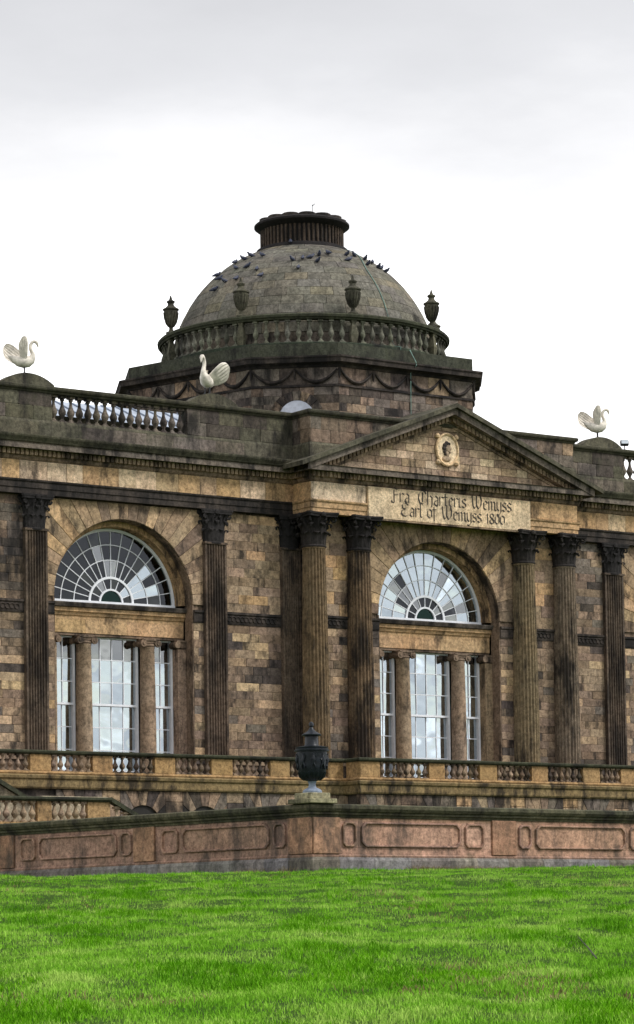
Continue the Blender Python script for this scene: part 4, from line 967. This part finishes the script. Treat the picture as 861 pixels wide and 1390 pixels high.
def die(x0, x1, yf, col=None):
    q = MB(); q.box(x0, x1, yf-.01, yf+.17, -5.758, -5.252); q.build('die', M['clean'], ter, col or jit(YEL, .06), bev=.01)
def bank(x0, x1, yf):
    n = max(2, round((x1-x0)/.245))
    for k in range(n): baluster(ter, x0+(k+.5)*(x1-x0)/n, yf+.07, -5.757, -5.253, 'mid', jit(lin(122, 106, 90, K), .25), 1.18)
wd = [(-17.65, -16.92), (-15.45, -14.73), (-13.2, -12.45), (-11.1, -10.3), (-8.85, -8.1), (-6.6, -5.99)]
for a, c in wd: die(a, c, TW)
for (a, c), (e_, g_) in zip(wd, wd[1:]): bank(c, e_, TW)
bank(-19.2, -17.65, TW)
pd_ = [(-5.89, -5.1), (-3.1, -2.45), (-.98, -.25), (1.25, 1.95), (3.5, 4.25), (5.2, 5.89)]
for a, c in pd_: die(a, c, TP)
for (a, c), (e_, g_) in zip(pd_, pd_[1:]): bank(c, e_, TP)
q = MB(); q.box(-5.9-.01, -5.74, TP+.16, TW-.06, -5.758, -5.252); q.build('die', M['clean'], ter, YEL)
bank(5.95, 7.6, TW); die(7.6, 8.3, TW); bank(8.3, 10.5, TW)
# basement arches: flat courses of voussoirs with near-black panels as the shade in the openings
pitch = 2.29
def barches(x0, n, yf):
    for k in range(n):
        cx = x0+pitch*k; yy = yf+.06
        voussoirs(ter, cx, -7.4, .66, 9, (cx-.82, cx+.82, -7.4, -6.31), yy, yy+.2, [(2, GREY), (2, BROWN), (1, DARK), (2, BUFF)], 'mid', 'arch_stone')
        q = MB(); q.box(cx+.83, cx+pitch-.83, yy-.004, yy+.2, -6.62, -6.31); q.build('arch_stone', M['mid'], ter, pick(PAL_TAN), bev=.01)
        q = MB(); q.box(cx+.83, cx+pitch-.83, yy-.002, yy+.2, -7.4, -6.632); q.build('arch_stone', M['mid'], ter, pick(PAL_WALL), bev=.01)
barches(-15.9, 5, TW); barches(-5.05, 5, TP); barches(6.9, 2, TW)
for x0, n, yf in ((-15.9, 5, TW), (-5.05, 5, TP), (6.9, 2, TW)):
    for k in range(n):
        q = MB(); q.prism([(x0+pitch*k+.65*math.cos(t), -7.4+.65*math.sin(t)) for t in np.linspace(0, math.pi, 15)]+[(x0+pitch*k-.65, -9), (x0+pitch*k+.65, -9)], yf+.115, yf+.2); q.build('opening_shade_panel', M['dark'], ter)  # near-black panel: shade inside the opening put into its colour

# ------------------------------------------------------------------ garden stair
st = thing('garden_stair', 'stone garden stair with balustraded landing in front of the terrace', 'stair', (-18.5, -5.2, -9.27))
YS = -6.0
SP = [(-.14, 0), (.06, 0), (.08, .03), (.12, .05), (.12, .10), (.08, .13), (-.14, .13)]
b = MB(); b.sweep([(-24, YS), (-16.5, YS)], [(o_, z-6.82) for o_, z in SP]); b.build('handrail', M['green'], st, MOSS)
b = MB(); b.box(-24, -16.4, YS-.02, YS+.18, -7.62, -7.44); b.build('balustrade_plinth', M['clean'], st, YEL)
b = MB(); b.box(-24, -16.42, YS+.04, YW-2.9, -9.27, -7.63); b.build('landing', M['mid'], st, BROWN)
for x0, x1 in ((-18.98, -18.5), (-17.28, -16.5)):
    q = MB(); q.box(x0, x1, YS, YS+.16, -7.438, -6.822); q.build('die', M['clean'], st, jit(YEL, .05), bev=.01)
for x0, x1 in ((-20.7, -18.98), (-18.5, -17.28)):
    n = round((x1-x0)/.27)
    for k in range(n): baluster(st, x0+(k+.5)*(x1-x0)/n, YS+.08, -7.438, -6.822, 'clean', BUFF, 1.1)
# descending rail at the right, rising rail at the left behind
def slope_rail(x0, z0, x1, z1, y, nm='sloping_rail'):
    q = MB(); q.prism([(x0, z0), (x1, z1), (x1, z1+.14), (x0, z0+.14)], y-.1, y+.16); q.build(nm, M['green'], st, MOSS)
slope_rail(-16.5, -6.82, -14.2, -8.02, YS)
for k in range(3): x = -16.25+k*.3; baluster(st, x, YS+.06, -7.5-.5*(x+16.5), -6.82-.52*(x+16.5), 'clean', BUFF, 1.1)
q = MB(); q.prism([(-16.41, -9.27), (-13.4, -9.27), (-16.41, -7.63)], YS+.02, YS+1.8); q.build('stair_flight', M['mid'], st, GREY)
slope_rail(-22, -5.05, -18.6, -6.87, -5.0)
q = MB(); q.prism([(-22, -5.05), (-18.6, -6.87), (-18.4, -7.7), (-22, -7.7)], -4.95, -4.8); q.build('stair_wall', M['mid'], st, lin(150, 140, 120, K))
q = MB(); q.box(-18.3, -16.0, -5.1, -4.6, -7.6, -6.62); q.build('stair_pier', M['clean'], st, lin(160, 150, 128, K), bev=.02)

# ------------------------------------------------------------------ garden wall with panels
gw = thing('garden_wall', 'low panelled pink sandstone garden wall with moulded coping, turning a corner', 'wall', (WC.x, WC.y, -9.27))
ends = [WC+uL*17, WC, WC+uR*19]
ends = [tuple(p) for p in ends]
def wsweep(nm, prof, mat, col): b = MB(); b.sweep(ends, prof); return b.build(nm, M[mat], gw, col)
wsweep('wall_body', [(-.45, -9.6), (-.03, -9.6), (-.03, -8.0), (-.45, -8.0)], 'pink', PINK)
def run_stones(nm, prof, mat, cols, ln):
    nl_, nr_ = Vector((-uL.y, uL.x)), Vector((uR.y, -uR.x))
    b = MB(); b.sweep([tuple(WC+uL*.8), tuple(WC), tuple(WC+uR*.8)], prof); b.build(nm, M[mat], gw, pick(cols))
    for u, L, flip in ((uL, 17, True), (uR, 19, False)):
        s_ = .8
        while s_ < L:
            w = uni(*ln); p0, p1 = WC+u*(s_+.007), WC+u*(s_+w); j_ = uni(0, .008)
            b = MB(); b.sweep([tuple(p1), tuple(p0)] if flip else [tuple(p0), tuple(p1)], [(o_+j_, z) for o_, z in prof]); b.build(nm, M[mat], gw, pick(cols)); s_ += w
run_stones('coping_stone', [(-.5, -8.0), (.03, -8.0), (.05, -7.95), (.1, -7.92), (.1, -7.87), (.15, -7.85), (.2, -7.78), (.2, -7.70), (.15, -7.67), (-.5, -7.66)], 'green', [(1, lin(86, 83, 66, K)), (1, lin(74, 73, 58, K))], (1.3, 2.0))
run_stones('plinth_stone', [(-.3, -9.6), (.08, -9.6), (.08, -9.06), (.03, -8.98), (-.3, -8.98)], 'pink', [(2, lin(116, 114, 112, K)), (1, lin(104, 98, 92, K)), (1, lin(128, 122, 116, K))], (.9, 1.6))
wsweep('base_moulding', [(-.2, -8.978), (.03, -8.978), (.04, -8.94), (.0, -8.9), (-.2, -8.9)], 'pink', PINK)
def onwall(u, sgn):
    ang = math.atan2(u.y, u.x); 
    return ang
def wall_poly(u, left, poly, o0, o1, nm, mat, col, bev=.012):
    """polygon in (s along wall, z), standing o0..o1 proud of the face line"""
    n = Vector((-u.y, u.x)) if left else Vector((u.y, -u.x)); k = len(poly)
    P3 = lambda s, z, o: (WC.x+u.x*s+n.x*o, WC.y+u.y*s+n.y*o, z)
    b = MB(); b.add([P3(s, z, o0) for s, z in poly]+[P3(s, z, o1) for s, z in poly], [tuple(range(k)), tuple(range(2*k-1, k-1, -1))]+[(i, (i+1) % k, k+(i+1) % k, k+i) for i in range(k)])
    return b.build(nm, M[mat], gw, col, bev=bev)
def notched(s0, s1, z0, z1, c, left=True, right=True):
    p = []
    p += [(s0, z0+c), (s0+c, z0)] if left else [(s0, z0)]
    p += [(s1-c, z0), (s1, z0+c)] if right else [(s1, z0)]
    p += [(s1, z1-c), (s1-c, z1)] if right else [(s1, z1)]
    p += [(s0+c, z1), (s0, z1-c)] if left else [(s0, z1)]
    return p
def frame_strip(u, left, s0, s1, z0, z1, nm='wall_slab', c=PINK): wall_poly(u, left, [(s0, z0), (s1, z0), (s1, z1), (s0, z1)], -.1, 0, nm, 'pink', jit(c, .06), .004)
def panel(u, left, s0, s1, z0, z1, c, col):
    # raised moulding round a slightly recessed, notched panel
    o = notched(s0, s1, z0, z1, c); n = Vector((-u.y, u.x)) if left else Vector((u.y, -u.x))
    P3 = lambda s, z, q: (WC.x+u.x*s+n.x*q, WC.y+u.y*s+n.y*q, z)
    inn = notched(s0+.05, s1-.05, z0+.05, z1-.05, c*.92)
    pn = wall_poly(u, left, inn, -.1, -.004, 'panel', 'pink', col, .015)
    b = MB(); L = [P3(s, z, .06) for s, z in o]; k = len(L)
    I = [P3(s, z, .06) for s, z in inn]; Lb = [P3(s, z, -.05) for s, z in o]; Ib = [P3(s, z, -.05) for s, z in inn]
    fs = []
    for i in range(k):
        j = (i+1) % k; fs += [(i, j, k+j, k+i), (2*k+i, 3*k+i, 3*k+j, 2*k+j), (i, 2*k+i, 2*k+j, j), (k+i, k+j, 3*k+j, 3*k+i)]
    b.add(L+I+Lb+Ib, fs); q = b.build('panel_moulding', M['pink'], gw, jit(PINK, .06), bev=.012)
ZT, ZB = -8.1, -8.72
for u, left, per in ((uL, True, 6.0), (uR, False, 6.0)):
    for k in range(3):
        s = k*per; col = (PINK if left else PINK_LIT)  # right run paler than left: the fall of light put into the colour
        # pier, narrow panel, wide panel, narrow panel
        wall_poly(u, left, [(s+(0.0 if k else .001), -8.898), (s+.85, -8.898), (s+.85, -8.0), (s+(0.0 if k else .001), -8.0)], -.2, .055, 'pier', 'pink', jit(lin(150, 116, 92, K), .06), .01)
        frame_strip(u, left, s+.852, s+5.998, -8.9, ZB-.02, c=col); frame_strip(u, left, s+.852, s+5.998, ZT+.02, -8.0, c=col)
        frame_strip(u, left, s+.852, s+1.48, ZB-.018, ZT+.018, c=col); frame_strip(u, left, s+1.483, s+4.96, ZB-.018, ZT+.018, c=col); frame_strip(u, left, s+4.963, s+5.998, ZB-.018, ZT+.018, c=col)
        panel(u, left, s+.95, s+1.40, ZB, ZT, .085, jit(col, .08)); panel(u, left, s+1.56, s+4.90, ZB, ZT, .12, jit(col, .06)); panel(u, left, s+5.06, s+5.72, ZB, ZT, .09, jit(col, .08))

# ------------------------------------------------------------------ lead urn on the wall corner
dn = ((Vector((-uL.y, uL.x))+Vector((uR.y, -uR.x))).normalized())
uc = WC-dn*.18
pb = thing('urn_plinth', 'stepped pale stone plinth on the wall corner under the dark urn', 'plinth', (uc.x, uc.y, -7.67))
ang = math.atan2(uR.y, uR.x)
b = MB(); b.box(-.44, .44, -.44, .44, -7.665, -7.55); b.build('lower_step', M['green'], pb, lin(130, 126, 100, K), loc=(uc.x, uc.y, 0), rot=(0, 0, ang), bev=.015)
b = MB(); b.box(-.32, .32, -.32, .32, -7.548, -7.4); b.build('upper_step', M['green'], pb, lin(150, 144, 116, K), loc=(uc.x, uc.y, 0), rot=(0, 0, ang), bev=.015)
ur = thing('garden_urn', 'dark lead urn with lid, ball finial and relief figures on the garden wall corner', 'urn', (uc.x, uc.y, -7.4))
def up2(nm, prof, mat, par=ur, seg=32): b = MB(); b.lathe(prof, seg); return b.build(nm, M[mat], par, smooth=35, loc=(uc.x, uc.y, -7.4))
up2('foot', [(.24, 0), (.24, .05), (.2, .09), (.1, .14), (.085, .22), (.1, .26), (.11, .29)], 'leadfoot')
bd = up2('body', [(.1, .29), (.2, .32), (.29, .40), (.345, .52), (.36, .66), (.38, .9), (.385, 1.02), (.43, 1.03), (.435, 1.07), (.4, 1.09), (.41, 1.13), (.3, 1.155), (.19, 1.17), (.17, 1.2), (.165, 1.4)], 'lead')
up2('lid', [(.165, 1.40), (.24, 1.42), (.245, 1.45), (.17, 1.49), (.09, 1.54), (.05, 1.60), (.035, 1.64)], 'lead')
up2('finial', [(.03, 1.63), (.06, 1.66), (.062, 1.71), (.045, 1.75), (.01, 1.77)], 'lead', seg=14)
for k in range(9):
    a = 2*math.pi*k/9; r = .375
    P = lambda da, z, o=0: ((r+o)*math.cos(a+da), (r+o)*math.sin(a+da), z)
    q = MB(); q.tube([P(0, .93, .01), P(0, .965, .01)], .03, 7); q.tube([P(0, .92, .0), P(.03, .82, .01), P(-.02, .72, .0)], [.03, .045, .03], 7)
    q.tube([P(-.02, .73), P(-.12, .66), P(-.1, .58)], [.028, .024, .015], 6); q.tube([P(.02, .73), P(.12, .65), P(.17, .57)], [.028, .022, .015], 6)
    q.tube([P(.02, .89), P(.16, .85), P(.2, .92)], [.022, .018, .012], 6); q.tube([P(-.02, .88), P(-.13, .8), P(-.2, .82)], [.022, .018, .012], 6)
    q.build('relief_figure', M['lead'], bd, smooth=60, loc=(uc.x, uc.y, -7.4))
q = MB()
for k in range(18):
    a = 2*math.pi*k/18; q.tube([((r_+.005)*math.cos(a), (r_+.005)*math.sin(a), z) for r_, z in ((.2, .32), (.29, .40), (.34, .52))], [.02, .03, .02], 6)
o = q.build('gadroons', M['lead'], bd, smooth=60, loc=(uc.x, uc.y, -7.4)); o['kind'] = 'stuff'
# fallen twig in the lawn
tw = []
for px, py in ((772, 1260), (786, 1273), (798, 1286), (810, 1301)):
    d3 = pixel_ray(px, py); dh = d3.x*fh.x+d3.y*fh.y; t = (-3.53-CAM.z+.03)/(d3.z-.0471*dh); q = CAM+d3*t; tw.append((q.x, q.y, q.z-ZO))
b = MB(); b.tube(tw, [.004, .006, .007, .008], 5); tag(b.build('twig', M['incised']), 'thin dark twig lying in the grass', 'twig')
